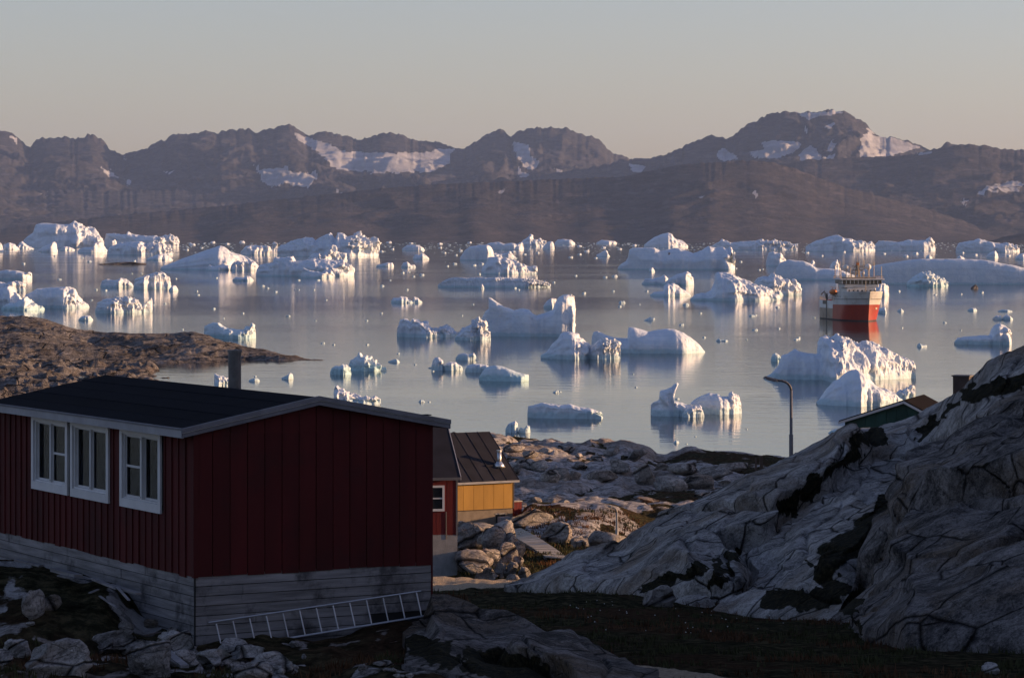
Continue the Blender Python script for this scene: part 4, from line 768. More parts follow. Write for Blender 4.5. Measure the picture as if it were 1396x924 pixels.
def build_boulders():
    B = boulder; rs = random.Random(3)
    g = 'loose boulders before the red house'
    B(72, 917, 45.2, 118, 46, 'big rust-streaked rounded boulder at the bottom left corner', g, 11, 1.0, dy=.8)
    B(168, 888, 47.5, 84, 30, 'long smooth grey boulder lying flat below the house corner', g, 12, .3, dy=.6, tilt=-8)
    B(243, 893, 47.8, 78, 34, 'pale pointed boulder near the left end of the ladder', g, 13, 1.9, dy=.7)
    B(204, 918, 45.6, 66, 44, 'white cracked upright boulder at the bottom edge', g, 10, .5, dy=.7)
    B(250, 905, 46.0, 60, 20, 'narrow slab wedged between two pale boulders', g, 4, .4, dy=.5, tilt=15)
    B(22, 893, 47.5, 36, 22, 'small grey boulder at the left edge above the rust-streaked one', g, 5, 2.)
    B(3, 905, 46.5, 26, 20, 'boulder cut off by the left edge of the photo', g, 6, 2.4)
    B(45, 838, 51, 40, 34, 'cream flat broken slab standing on edge on the left bank', g, 3, .9, dy=.4)
    B(69, 832, 51.5, 22, 24, 'thin cream shard leaning beside the flat broken slab', g, 2, .2, dy=.4, tilt=60)
    B(172, 862, 49.6, 22, 16, 'small orange-brown stone below the scrap wood', g, 1, .3)
    B(236, 866, 49.8, 18, 11, 'small orange-brown stone at the house corner', g, 7, .9)
    B(207, 855, 50, 20, 12, 'small pale pointed stone between the two orange-brown ones', g, 8, .9)
    B(300, 912, 45.8, 66, 28, 'low grey boulder with a cracked top below the ladder end', g, 12, .8, dy=.8)
    B(338, 900, 46.6, 52, 22, 'wrinkled grey boulder left of centre of the ladder', g, 13, .4, dy=.8)
    B(372, 915, 45.6, 64, 26, 'broad grey boulder under the middle of the ladder', g, 9, 2.1, dy=.8)
    B(340, 926, 45, 70, 24, 'flat boulder on the bottom edge under the ladder', g, 10, 1.1, dy=.8)
    B(315, 885, 48, 40, 15, 'small low boulder touching the ladder foot', g, 6, 2.2)
    B(402, 880, 49, 18, 7, 'small flat stone in the soil below the ladder middle', g, 5, 2.2)
    B(523, 908, 46.6, 24, 8, 'small grey stone right of the ladder below the skirting', g, 3, 2.2)
    B(495, 912, 46.4, 16, 7, 'smallest grey stone right of the ladder below the skirting', g, 2, 1.2)
    B(893, 825, 88, 58, 26, 'pale smooth boulder at the foot of the rock slope beside the grass', 'stones at the foot of the rock slope', 11, .9, dy=.9, tilt=-12, mat='shore_rock')
    B(1350, 917, 52, 28, 14, 'small pale stone at the bottom right below the crag', 'stones at the foot of the rock slope', 7, .9)
    for i in range(26):
        x = rs.uniform(5, 560); y = rs.uniform(850, 922)
        if y < 800+.22*x if x < 265 else y < 895: y = min(922, y+45)
        B(x, y, 46.5-(y-890)*.035, rs.uniform(6, 14), rs.uniform(3, 7), 'fist-sized grey stone in the dark soil before the red house', 'small stones in the soil before the red house', i % 10, rs.uniform(0, 6), name='stone')
    g = 'sunlit boulders heaped below the yellow house'; lab = 'sunlit tan boulder in the heap below the yellow house'
    hp = [(640,748,52,32,'large smooth sunlit slab at the top left of the heap below the yellow house'),(650,724,50,11,'pale sunlit slab right under the yellow house wall'),(672,752,40,32,None),(686,742,28,30,None),(645,778,46,26,'broad sunlit boulder beside the foundation of the weathered red house'),(668,771,26,22,None),(690,768,26,26,None),(697,756,22,28,None),(706,762,18,22,None),(656,790,16,10,None),(668,787,20,14,None),(681,783,22,16,None),(696,782,20,16,None),(706,776,14,18,None),(636,762,18,14,None),(628,732,20,14,None),(662,737,20,13,None),(622,752,14,12,None),(700,790,18,8,None),(714,784,16,12,None),(632,716,16,7,None)]
    for i, (x, y, w, h, l) in enumerate(hp):
        B(x, y+2, 178-(y-700)*.62, w, h*1.15, l or lab, g, i, rs.uniform(0, 6), dy=1.2, mat='shore_rock')
    g = 'rocks beside the wooden walkway'
    B(757, 739, 190, 48, 28, 'rounded sunlit boulder right of the walkway middle', g, 11, .4, dy=1.3, mat='shore_rock')
    B(790, 735, 200, 140, 26, 'long sunlit rock ledge behind the walkway', g, 12, .1, dy=.5, tilt=3, mat='shore_rock')
    B(720, 712, 206, 70, 18, 'sunlit flat rock beside the red shed', g, 9, .1, dy=.8, mat='shore_rock')
    B(832, 752, 178, 60, 28, 'block-shaped sunlit rock with a shaded face at the foot of the small lamp post', g, 8, .1, dy=.8, mat='shore_rock')
    B(795, 752, 182, 54, 24, 'shaded cut rock face left of the small lamp post', g, 10, 1.1, dy=.8, mat='shore_rock')
    B(783, 756, 178, 36, 14, 'low sunlit rock below the shaded cut face', g, 5, .1, dy=.8, mat='shore_rock')
    B(735, 766, 168, 22, 10, 'small rock under the walkway edge', g, 3, .1)
    g = 'rounded boulders on the shore behind the yellow house'
    md = [(757,645,14,13,'orange-lit egg-shaped boulder on the shore'),(749,656,26,20,None),(767,655,26,22,None),(784,653,14,14,'small round orange-lit boulder at the end of the boulder row'),(718,640,34,18,None),(735,640,24,16,None),(700,646,30,18,None),(790,624,10,8,None),(812,628,16,9,None),(729,690,20,16,None),(752,688,12,12,None),(768,693,18,14,None),(752,702,24,16,None),(735,703,14,8,None),(880,660,30,34,'leaning long rock on the shore like a fallen loaf'),(915,668,44,24,'dark angular boulder on the shore left of the slope edge'),(950,665,50,22,None),(930,644,40,16,None),(975,650,44,18,None),(1000,640,40,12,None),(845,640,36,18,None),(820,655,40,18,None),(868,625,30,16,None),(835,618,30,14,None),(790,640,22,12,None),(905,640,22,12,None),(990,662,26,12,None),(960,680,26,12,None),(700,615,30,12,None),(722,622,24,10,None),(745,618,20,10,None),(770,615,24,10,None)]
    for i, (x, y, w, h, l) in enumerate(md):
        Yy = float(np.interp(y, [600, 620, 640, 660, 690, 720], [372, 350, 310, 272, 238, 210]))
        B(x, y, Yy, w*.9, h*.8, l or 'grey rounded boulder among the shore rocks', g, i, rs.uniform(0, 6), dy=1.2, mat='shore_rock')
    me = BM[4]; o = B(165, 361.5, 3050, 70, 5, 'flat dark skerry lying low in the water at the far left', None, 9, 0, dy=.6, mat='point_rock', name='skerry'); o['category'] = 'skerry'; o.location.z = .2
    o = B(1328, 396.5, 1680, 11, 7, 'small brown rock awash under the crooked ice hook', None, 9, 0, dy=.6, mat='point_rock', name='skerry'); o['category'] = 'skerry'
    o.location.z = .4
build_boulders()
def build_tufts():
    rs = random.Random(8)
    def field(n, xr, yr, hr, cond, w=.02, k=5):
        V = []; Fc = []; c = 0
        while c < n:
            x = rs.uniform(*xr); y = math.sqrt(rs.uniform(yr[0]**2, yr[1]**2)); X = (x-698)/F*y
            c += 1
            if not cond(x, y, X): continue
            z = gz(X, y) if False else None
            V.append((X, y)); 
        return V
    def inside(x, y, X):
        row = rowof(y, float(lerp_tab(y, GT)))
        if X < .3 and y < 70 and x < 600: return y < 50.5 or False
        return True
    pts = []
    for _ in range(17000):
        y = 1/rs.uniform(1/128., 1/43.); x = rs.uniform(-10, 1410)
        X = (x-698)/F*y
        if x < 590 and y > 50: continue
        if 590 < x < 760 and 98 < y < 127: continue
        if abs(X-(2.95-(y-50)*.31)) < .6 and y < 54: continue
        if perlin(X/1.6, y/1.6, s=3)+.6*perlin(X/.5, y/.5, s=4) < .02: continue
        pts.append((X, y))
    for _ in range(3500):
        y = 1/rs.uniform(1/205., 1/128.); x = rs.uniform(625, 880); pts.append(((x-698)/F*y, y))
    A = np.array(pts); Z = ground(A[:, 0], A[:, 1]); red = fbm(A[:, 0]/3, A[:, 1]/4, o=2, s=12)
    for nm, sel, mt in (('grass_tufts', red < .05, 'grass'), ('heather_tufts', red >= .05, 'heather')):
        V = []; Fc = []
        for (X, y), z in zip(A[sel], Z[sel]):
            sc = 1.0 if y < 128 else 1.7
            for j in range(5):
                a = rs.uniform(0, 6.28); h = rs.uniform(.05, .15)*sc; l = rs.uniform(.02, .09)*sc; w = .012*sc+.00008*y; ox, oy = rs.gauss(0, .06)*sc, rs.gauss(0, .06)*sc
                b = len(V); V += [(X+ox-w*math.sin(a), y+oy+w*math.cos(a), z-.02), (X+ox+w*math.sin(a), y+oy-w*math.cos(a), z-.02), (X+ox+l*math.cos(a), y+oy+l*math.sin(a), z+h)]
                Fc.append((b, b+1, b+2))
        tag(link(nm, soup(nm, V, Fc), M[mt]), 'low tundra '+('grass' if 'grass' in nm else 'heather')+' tufts over the ground', 'tundra plants', kind='stuff')
    V = []; Fc = []
    for _ in range(100):
        x = rs.gauss(800, 90) if rs.random() < .7 else rs.uniform(650, 1150); row = rs.uniform(815, 880)
        y = float(np.interp(row, [800, 815, 838, 862, 924], [112, 98, 80, 70, 52])); X = (x-698)/F*y
        if x < 700+(row-815)*2.2: continue
        z = gz(X, y)+rs.uniform(.1, .22); r = rs.uniform(.011, .021); b = len(V)
        V += [(X-r, y, z), (X+r, y, z), (X, y-r, z), (X, y+r, z), (X, y, z+r), (X, y, z-r*.6)]
        Fc += [tuple(b+j for j in q) for q in ((0,2,4),(2,1,4),(1,3,4),(3,0,4),(2,0,5),(1,2,5),(3,1,5),(0,3,5))]
    tag(link('cotton_grass_heads', soup('cotton_grass_heads', V, Fc), M['cotton']), 'white cotton grass heads dotted over the dark meadow', 'cotton grass', kind='stuff')
build_tufts()
# ---------------------------------------------------------------- red house
AA = math.atan2(.497, .868)
HO = Vector((-5.278, 51.0, 22.55))     # near corner of the red house
def sx(px):  # distance along the gable wall for a photo column
    k = (px-698)/F; return (HO.x-k*HO.y)/(k*.497-.868)
def ty(px):  # distance along the long left wall
    k = (px-698)/F; return (HO.x-k*HO.y)/(k*.868+.497)
def lz(z): return z-HO.z
def red_house():
    h = empty('red_house', HO, AA, 'dark red wooden house with black felt roof and three white windows on the rocks', 'house')
    rs = random.Random(2)
    ZB, ZT = lz(23.81), lz(26.20); WD, LN = 4.50, 9.25; RZ = lz(26.74); EZ = lz(26.27)
    def roofz(x): return EZ+(RZ-EZ)*(1-abs(x-WD/2)/(WD/2+.25))
    wins = [(ty(94), ty(45)), (ty(150), ty(98)), (ty(221), ty(165.5))]; wz0, wz1 = lz(24.76), lz(26.145)
    # inner walls (backing) round the window openings
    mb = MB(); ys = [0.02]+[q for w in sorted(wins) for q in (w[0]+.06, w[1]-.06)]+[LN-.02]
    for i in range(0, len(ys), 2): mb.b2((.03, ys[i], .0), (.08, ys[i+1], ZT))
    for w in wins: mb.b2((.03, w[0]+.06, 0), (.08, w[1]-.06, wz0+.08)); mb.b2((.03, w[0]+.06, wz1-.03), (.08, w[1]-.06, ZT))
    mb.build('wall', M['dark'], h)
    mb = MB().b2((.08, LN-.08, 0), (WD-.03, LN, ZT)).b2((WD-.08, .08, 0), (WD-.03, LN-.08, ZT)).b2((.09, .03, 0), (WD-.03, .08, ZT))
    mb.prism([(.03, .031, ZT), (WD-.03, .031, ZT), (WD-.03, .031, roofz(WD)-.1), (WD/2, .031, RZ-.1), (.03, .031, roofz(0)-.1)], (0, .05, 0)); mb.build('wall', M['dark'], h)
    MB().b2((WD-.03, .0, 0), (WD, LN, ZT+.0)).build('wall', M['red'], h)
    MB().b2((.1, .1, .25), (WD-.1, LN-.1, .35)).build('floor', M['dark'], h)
    # long wall: vertical boards with gaps
    y = .075; bw = .2845
    while y < LN-.05:
        y1 = min(y+bw, LN); z0 = ZB+rs.uniform(-.035, .004); z1 = ZT-.02
        cuts = [w for w in wins if w[0]-.02 < (y+y1)/2 < w[1]+.02]
        if cuts: z1 = wz0+.02
        MB().b2((rs.uniform(-.004, .004), y+.010, z0), (.029, y1-.010, z1)).build('board', M['red'], h)
        MB().b2((-.022, y-.022, z0+.004), (.0, y+.022, ZT-.02 if not any(w[0]-.03 < y < w[1]+.03 for w in wins) else wz0+.01)).build('batten', M['red'], h)
        y = y1
    # gable boards
    n = 14; bx = (WD-.02)/n; seam = lz(26.17)
    for i in range(n):
        x0, x1 = .01+i*bx, .01+(i+1)*bx; z0 = ZB+rs.uniform(-.035, .004); yy = rs.uniform(-.003, .003)
        MB().b2((x0+.007, yy, z0), (x1-.007, .029, seam-.004)).build('board', M['red'], h)
        t0, t1 = roofz(x0)-.09, roofz(x1)-.09; mid = roofz(WD/2)-.09
        pts = [(x0+.007, yy-.001, seam+.004), (x1-.007, yy-.001, seam+.004), (x1-.007, yy-.001, t1)]+([(WD/2, yy-.001, mid)] if x0 < WD/2-.01 < x1-.02 else [])+[(x0+.007, yy-.001, t0)]
        MB().prism(pts, (0, .028, 0)).build('board', M['red'], h)
    MB().b2((.0, -.0065, seam-.012), (WD, -.0045, seam+.012)).build('seam_strip', M['red'], h)
    MB().b2((-.026, -.026, ZB-.01), (.06, .0, ZT-.02)).b2((-.026, .001, ZB-.01), (-.0005, .05, ZT-.02)).build('corner_board', M['red'], h)
    # skirting planks
    ph = .163
    for r in range(8):
        z1 = ZB-.004-r*ph+.03*(r == 0); z0 = ZB-.004-(r+1)*ph+.013
        js = sorted([rs.uniform(.8, WD-.8)]) if r % 3 else []; xs = [.03]+js+[WD-.01 if r < 5 else (3.3 if r < 7 else 2.9)]
        for a, b in zip(xs[:-1], xs[1:]):
            MB().b2((a+.003, .012+rs.uniform(-.006, .006), z0), (b-.003, .04, z1)).build('plank', M['plank'], h)
        js = sorted([rs.uniform(1.5, 4), rs.uniform(5, 8)]); ys = [.03]+js+[LN]
        for a, b in zip(ys[:-1], ys[1:]):
            MB().b2((.012+rs.uniform(-.006, .006), a+.003, z0), (.04, b-.003, z1)).build('plank', M['plank'], h)
    MB().b2((.0, .0, ZB-8*ph), (.022, .022, ZB-.015)).build('corner_post', M['dark'], h)
    MB().b2((.06, .06, -.5), (WD-.05, LN-.05, .2)).build('footing', M['dark'], h)
    # windows
    for wi, (a, b) in enumerate(wins):
        f = MB(); t = .105
        f.b2((-.040, a, wz0), (-.002, a+t, wz1)); f.b2((-.040, b-t, wz0), (-.002, b, wz1)); f.b2((-.041, a+t, wz1-.10), (-.002, b-t, wz1)); f.b2((-.041, a+t, wz0), (-.002, b-t, wz0+.15))
        w = f.build('window', M['white'], h)
        f = MB(); i0, i1, k0, k1 = a+t, b-t, wz0+.15, wz1-.10
        f.b2((-.001, i0-.01, k0-.01), (.09, i0+.035, k1+.01)); f.b2((-.001, i1-.035, k0-.01), (.09, i1+.01, k1+.01)); f.b2((-.001, i0+.035, k0-.01), (.09, i1-.035, k0+.03)); f.b2((-.001, i0+.035, k1-.03), (.09, i1-.035, k1+.01)); f.build('frame', M['white'], w)
        mid = (i0+i1)/2
        MB().b2((-.014, mid-.035, k0+.03), (.06, mid+.035, k1-.03)).build('mullion', M['white'], w)
        for s_, (p, q) in enumerate(((i0+.035, mid-.035), (mid+.035, i1-.035))):  # s_=0 nearer (right in photo)
            sash = MB(); dx = .03 if s_ == (1 if wi == 2 else 0) else .055
            c = .022; sash.b2((dx, p, k0+.03), (dx+.03, p+c, k1-.03)).b2((dx, q-c, k0+.03), (dx+.03, q, k1-.03)).b2((dx, p+c, k0+.03), (dx+.03, q-c, k0+.065)).b2((dx, p+c, k1-.06), (dx+.03, q-c, k1-.03))
            bar = (wi == 2 and s_ == 1) or (wi != 2 and s_ == 0 and wi == 0)
            if bar: sash.b2((dx-.002, p+c, (k0+k1)/2-.02), (dx+.028, q-c, (k0+k1)/2+.02))
            else: sash.b2((dx+.034, (p+q)/2-.012, k0+.04), (dx+.05, (p+q)/2+.012, k1-.05))
            sash.build('sash', M['white'], w)
            MB().b2((dx+.012, p+c, k0+.06), (dx+.017, q-c, k1-.06)).build('pane', M['glass'], w)
            if (wi, s_) in ((1, 1), (2, 1), (0, 0)):
                V = []; nn = 14; wv = (q-p)*(.55 if s_ else .4)
                cu = MB(); 
                pts = [(.16+.02*math.sin(j*2.1), p+wv*j/nn) for j in range(nn+1)]
                for j in range(nn): cu.prism([(pts[j][0], pts[j][1], k0), (pts[j+1][0], pts[j+1][1], k0), (pts[j+1][0], pts[j+1][1], k1), (pts[j][0], pts[j][1], k1)], (.006, 0, 0))
                cu.build('curtain', M['curtain'], w)
            MB().b2((-.016, mid-.012, k1-.085 if s_ else k0+.05), (-.0145, mid+.012, k1-.055 if s_ else k0+.08)).build('hinge', M['lamp'], w)
        pot = MB().b2((.10, i1-.28, k0+.31+.1*wi), (.16, i1-.12, k0+.40+.1*wi)); pot.b2((.11, i1-.25, k0+.05), (.15, i1-.16, k0+.18)); pot.build('ornament', M['dark'], w)
    # roof
    OV, FR = .25, .13
    def rp(x, dz=0): return roofz(x)+dz
    xl, xr = -OV, WD+OV; y0, y1 = -FR, LN+.15; el = roofz(0)-(RZ-EZ)/(WD/2+.25)*OV
    MB().prism([(xl, y0+.03, el-.10), (WD/2, y0+.03, RZ-.10), (xr, y0+.03, el-.10), (xr, y0+.03, el), (WD/2, y0+.03, RZ), (xl, y0+.03, el)], (0, y1-y0-.06, 0)).build('roof', M['felt'], h)
    ns = 5; dx = (WD/2-xl)/ns; sl_ = (RZ-el)/(WD/2-xl)
    for i in range(ns):
        a, b = xl+i*dx, xl+(i+1)*dx+(.04 if i < ns-1 else 0); o = .006+.004*(i % 2)
        MB().prism([(a, y0+.035, el+sl_*(a-xl)+.014), (b, y0+.035, el+sl_*(b-xl)+.010-.004*(i % 2)), (b, y0+.035, el+sl_*(b-xl)+.003), (a, y0+.035, el+sl_*(a-xl)+.003)], (0, y1-y0-.07, 0)).build('felt_strip', M['felt'], h)
    MB().b2((xl-.024, y0, el-.135), (xl-.001, y1, el-.012)).build('fascia', M['fascia'], h)
    MB().b2((xl-.034, y0+.002, el-.011), (xl+.03, y1, el+.022)).build('drip_strip', M['barge'], h)
    MB().b2((xr+.001, y0, el-.135), (xr+.024, y1, el-.012)).build('fascia', M['fascia'], h)
    for s_ in (-1, 1):
        xe = WD/2+s_*(WD/2+OV+.03); ze = el-sl_*.03
        MB().prism([(xe, y0, ze-.125), (WD/2, y0, RZ-.125), (WD/2, y0, RZ-.045), (xe, y0, ze-.045)], (0, .028, 0)).build('barge_board', M['barge'], h)
        MB().prism([(xe, y0-.022, ze-.043), (WD/2, y0-.022, RZ-.043), (WD/2, y0-.022, RZ+.030), (xe, y0-.022, ze+.030)], (0, .06, 0)).build('barge_trim', M['barge'], h)
        MB().prism([(xe, y0-.005, ze-.052), (WD/2, y0-.005, RZ-.052), (WD/2, y0-.005, RZ-.044), (xe, y0-.005, ze-.044)], (0, .004, 0)).build('light_edge', M['white'], h)
    MB().b2((4.42, y0+.4, roofz(4.42)+.02), (4.62, y0+.55, roofz(4.5)+.05)).build('roof_lug', M['felt'], h)
    # flue behind the ridge
    fx = WD/2+.28
    k = (320-698)/F; tt = 0
    wxl = lambda x, y: (HO.x+.868*x-.497*y, HO.y+.497*x+.868*y)
    lo, hi = 0., 9.
    for _ in range(40):
        tt = (lo+hi)/2; X, Yy = wxl(fx, tt)
        if X/Yy > k: lo = tt
        else: hi = tt
    zt = lz(wz(477, Yy)); fl = MB().tube([(fx, tt, RZ-.2), (fx, tt, zt-.03)], .118, 14).build('flue', M['pipe'], h, sm=False)
    MB().tube([(fx, tt, zt-.05), (fx, tt, zt)], .135, 14).build('cap', M['pipe'], fl)
    MB().tube([(fx, tt, RZ-.13), (fx, tt, RZ-.04)], [.2, .125], 14).build('flashing', M['pipe'], fl)
    return h
red_house()
# ---------------------------------------------------------------- ladder
def ladder():
    def pt(px, row, out):
        s = sx(px); X = HO.x+.868*s+.497*out; Yy = HO.y+.497*s-.868*out
        k = (px-698)/F   # keep the column after moving out from the wall
        ds = (k*Yy-X)/(.868-k*.497); X += .868*ds; Yy += .497*ds
        return Vector((X, Yy, wz(row, Yy)))
    a0, a1 = pt(298.5, 885, .20), pt(580, 839, .20); b0, b1 = pt(284.5, 848, .05), pt(574, 805, .05)
    t = empty('ladder', a0, 0, 'long aluminium ladder lying on its side along the grey plank base of the red house', 'ladder')
    L = lambda v: tuple(v-a0)
    MB().tube([L(a0+(a0-a1)*.012), L(a1)], .020, 4).build('rail', M['alu'], t); MB().tube([L(b0), L(b1)], .013, 4).build('rail', M['alu'], t)
    for i in range(13):
        f = i/12.; lo = pt(302.5+(575-302.5)*f, 883+(840.5-883)*f, .20); up = pt(294.8+(567.6-294.8)*f, 849.6+(807-849.6)*f, .05)
        MB().tube([L(lo), L(up)], .0125, 6).build('rung', M['alu'], t)
ladder()
# ---------------------------------------------------------------- scrap wood
def scraps():
    def bar(p, q, w, lab, mat='plank', name='scrap_board'):
        p, q = P(*p), P(*q); m = (p+q)/2; d = (q-p); rot = d.to_track_quat('X', 'Z').to_matrix()
        o = MB().box((0, 0, 0), (d.length, w, w*.35), rot).build(name, M[mat], loc=m); tag(o, lab, 'scrap wood', 'scrap wood thrown down beside the red house')
    bar((22, 763, 55), (56, 771, 54.6), .10, 'weathered board lying nearest the left edge under the plank base')
    bar((74, 776, 53.4), (107, 785, 52.6), .16, 'short broad weathered board left of the crossed sticks')
    bar((80, 784, 52.8), (104, 789, 52.4), .08, 'thin board just below the short broad one')
    bar((128, 789, 52.0), (160, 802, 51.2), .09, 'upper left arm of the crossed sticks by the house')
    bar((150, 797, 51.5), (189, 809, 50.9), .11, 'long pale board crossing the sticks towards the house corner')
    bar((160, 800, 51.2), (176, 818, 50.6), .045, 'thin stick pointing down from the crossed boards')
    bar((136, 812, 50.9), (160, 829, 50.3), .045, 'thin bent stick below the crossed boards')
    bar((122, 808, 51), (134, 803, 51.2), .05, 'small splinter left of the crossed boards')
    bar((196, 866, 49.8), (220, 861, 49.9), .05, 'brown stick lying beside the orange-brown stone', 'brown')
    bar((222, 795+90, 47.9), (252, 908, 46.4), .13, 'weathered log end wedged between the pale boulders', 'plank', 'log')
scraps()
# ---------------------------------------------------------------- houses below
def frame(rx, ry, z, ang, name, lab, cat): return empty(name, (rx, ry, z), R(ang), lab, cat)
def lower_houses():
    # weathered red house: local x points left->right along its front, its right front corner is the origin
    Y = 130.; ox = wx(623.5, Y); zb = wz(780, Y); h = frame(ox, Y, zb, 12, 'weathered_red_house', 'weathered dark red house with concrete base half hidden by the big red house', 'house')
    q = lambda z: z-zb; zc = q(wz(728, Y)); ze = q(wz(648, Y)); LN = 7.; D = 6.0; rz = q(21.35)
    MB().b2((-LN, 0, -.8), (0, D, zc)).build('foundation', M['concrete'], h)
    MB().b2((-LN, .03, zc), (-.03, D-.03, ze-.02)).prism([(-.03, .03, ze-.02), (-.03, D-.03, ze-.02), (-.03, D/2, rz-.15)], (-LN+.03, 0, 0)).build('wall', M['red_old'], h)
    xs = list(np.arange(0, -LN, -.46))
    for i, x in enumerate(xs): MB().b2((x-.45, .0, zc-.03), (x-.012, .029, ze-.05)).build('board', M['red_old'], h)
    MB().b2((-.06, -.012, zc-.04), (.012, -.001, ze)).build('corner_board', M['lamp'], h)
    MB().b2((-.50, -.018, zc-.2), (-.46, -.001, q(wz(697, Y)))).build('batten', M['concrete2'], h)
    # window
    x1 = -.56; x0 = x1-.95; z0, z1 = q(wz(696, Y)), q(wz(661, Y))
    w = MB().b2((x0, -.05, z0), (x0+.09, .01, z1)).b2((x1-.09, -.05, z0), (x1, .01, z1)).b2((x0+.09, -.05, z0), (x1-.09, .01, z0+.1)).b2((x0+.09, -.05, z1-.09), (x1-.09, .01, z1)).build('window', M['white'], h)
    MB().b2((x0+.09, -.04, (z0+z1)/2-.03), (x1-.09, -.01, (z0+z1)/2+.03)).build('glazing_bar', M['white'], w)
    MB().b2((x0+.09, -.02, z0+.1), (x1-.09, -.005, z1-.09)).build('pane', M['darkglass'], w)
    ov = .18
    def slab(y0, z0, y1, z1, t, xa, xb): return MB().prism([(xa, y0, z0), (xa, y1, z1), (xa, y1, z1+t), (xa, y0, z0+t)], (xb-xa, 0, 0))
    sl = (rz-ze)/(D/2)
    slab(-ov, ze-sl*ov, D/2, rz, .07, -LN-.1, .10).build('roof', M['metalroof'], h); slab(D+ov, ze-sl*ov, D/2+.001, rz, .07, -LN-.1, .10).build('roof', M['metalroof'], h)
    slab(-ov-.01, ze-sl*ov-.05, D/2, rz-.05, .14, .102, .135).build('verge_board', M['fascia'], h)
    MB().b2((-LN, -ov-.03, ze-sl*ov-.06), (.1, -ov-.002, ze-sl*ov+.06)).build('fascia', M['lamp'], h)
    # yellow house
    Y = 200.; ox = wx(700.5, Y); zb = wz(722, Y); h = frame(ox, Y, zb, 29.8, 'yellow_house', 'ochre yellow wooden house with dark sheet roof and a steel flue, lit by low sun', 'house')
    q = lambda z: z-zb; zc = q(wz(691, Y)); ze = q(wz(652, Y)); LN = 7.5; D = 7.6; rz = q(wz(588, 203.3))-.07
    rs = random.Random(4)
    MB().b2((-LN, .06, -.6), (-.06, D, zc)).build('foundation', M['concrete2'], h)
    MB().b2((-LN, .03, zc), (-.03, D-.03, ze-.02)).prism([(-.03, .03, ze-.02), (-.03, D-.03, ze-.02), (-.03, D/2, rz-.2)], (-LN+.03, 0, 0)).build('wall', M['yellow'], h)
    for i in range(10):
        x = -i*.75; MB().b2((x-.742, rs.uniform(0, .006), zc-.05), (x-.008, .029, ze-.06)).build('wall_panel', M['yellow'], h)
    MB().b2((-.06, -.02, zc-.05), (.02, -.001, ze)).build('corner_board', M['brown'], h)
    MB().b2((-LN, -.03, zc-.075), (.02, .03, zc-.052)).build('drip_board', M['brown'], h)
    sl = (rz-ze)/(D/2); ov = .2
    for i in range(9):
        xa = .28-(i+1)*.87; slab(-ov, ze-sl*ov, D/2, rz, .05+.012*(i % 2), xa+.006, xa+.864).build('roof_sheet', M['metalroof'], h)
        slab(-ov, ze-sl*ov+.05, D/2, rz+.05, .045, xa-.02, xa+.02).build('roof_seam', M['metalroof'], h)
    slab(D+ov, ze-sl*ov, D/2+.001, rz, .06, -LN-.1, .28).build('roof', M['metalroof'], h)
    slab(-ov-.01, ze-sl*ov-.05, D/2, rz-.05, .12, .282, .32).build('verge_board', M['metalroof'], h)
    MB().b2((-LN-.1, -ov-.035, ze-sl*ov-.09), (.3, -ov-.002, ze-sl*ov+.05)).build('fascia', M['fascia'], h)
    # flue: on the front slope below photo column 680.7
    a = Vector((math.cos(R(29.8)), math.sin(R(29.8)))); b = Vector((-a.y, a.x)); best = None
    for ix in np.arange(-4, 0, .02):
        for d in (1.0,):
            X = ox+a.x*ix+b.x*d; Yy = Y+a.y*ix+b.y*d; e = abs(698+X/Yy*F-680.5)
            if best is None or e < best[0]: best = (e, ix, d, Yy)
    _, fx, fd, fy = best; z0 = ze+sl*fd; z1 = q(wz(614, fy))
    f = MB().tube([(fx, fd, z0-.1), (fx, fd, z1)], .15, 12).build('flue', M['steel'], h, sm=True)
    MB().tube([(fx, fd, z1-.08), (fx, fd, z1+.04)], [.19, .19], 12).build('cap', M['steel'], f); MB().tube([(fx, fd, z0-.05), (fx, fd, z0+.16), (fx, fd, z0+.34)], [.42, .3, .16], 12).build('flashing', M['steel'], f, sm=True)
    MB().b2((fx-1.0, fd-.1, z0+.05), (fx-.5, fd+.1, z0+.13)).build('roof_hatch', M['metalroof'], h)
    # dark panel for the shade in the cellar opening, and box at the foundation
    MB().b2((-1.32, .045, zc-.98), (-.62, .059, zc-.42)).build('cellar_shade_panel', M['dark'], h)
    MB().b2((-1.36, .03, zc-.42), (-.58, .058, zc-.36)).build('lintel', M['fascia'], h)
    # box
    bx = P(687, 715, 198.6); t = empty('ventilation_box', bx, R(29.8), 'pale grey slatted box against the foundation of the yellow house', 'box')
    MB().b2((-.36, -.2, 0), (.36, .2, .52)).build('case', M['fascia'], t)
    for i in range(4): MB().b2((-.30, -.215, .08+i*.1), (.30, -.2005, .13+i*.1)).build('slat', M['concrete'], t)
    # red shed
    p = P(703, 709, 203); t = empty('red_shed', p, R(29.8), 'small narrow dark red shed behind the right corner of the yellow house', 'shed')
    for i in range(3): MB().b2((-.30+i*.2, -.3, .12), (-.108+i*.2, -.27, 1.25)).build('board', M['red_old'], t)
    MB().b2((-.29, -.269, .12), (.29, .3, 1.24)).build('wall', M['red_old'], t); MB().b2((-.34, -.33, 1.25), (.34, .34, 1.31)).build('roof', M['galv'], t)
    MB().b2((-.36, -.6, -.12), (.36, -.31, .02)).b2((-.34, -.30, -.1), (.34, .3, .118)).build('step', M['board'], t)
    # walkway
    def on(px, row, Ya, Yb, up=.16):
        y = hitrow(px, row, Ya, Yb); return P(px, row, y)+Vector((0, 0, up))
    a0, b0 = on(683, 728, 172, 200), on(704, 721, 175, 204); c0, d0 = on(777, 767, 135, 185), on(744, 764, 135, 185)
    t = empty('wooden_walkway', a0, 0, 'grey board walkway sloping down from the yellow house to the right', 'walkway'); n = 46; rs = random.Random(9)
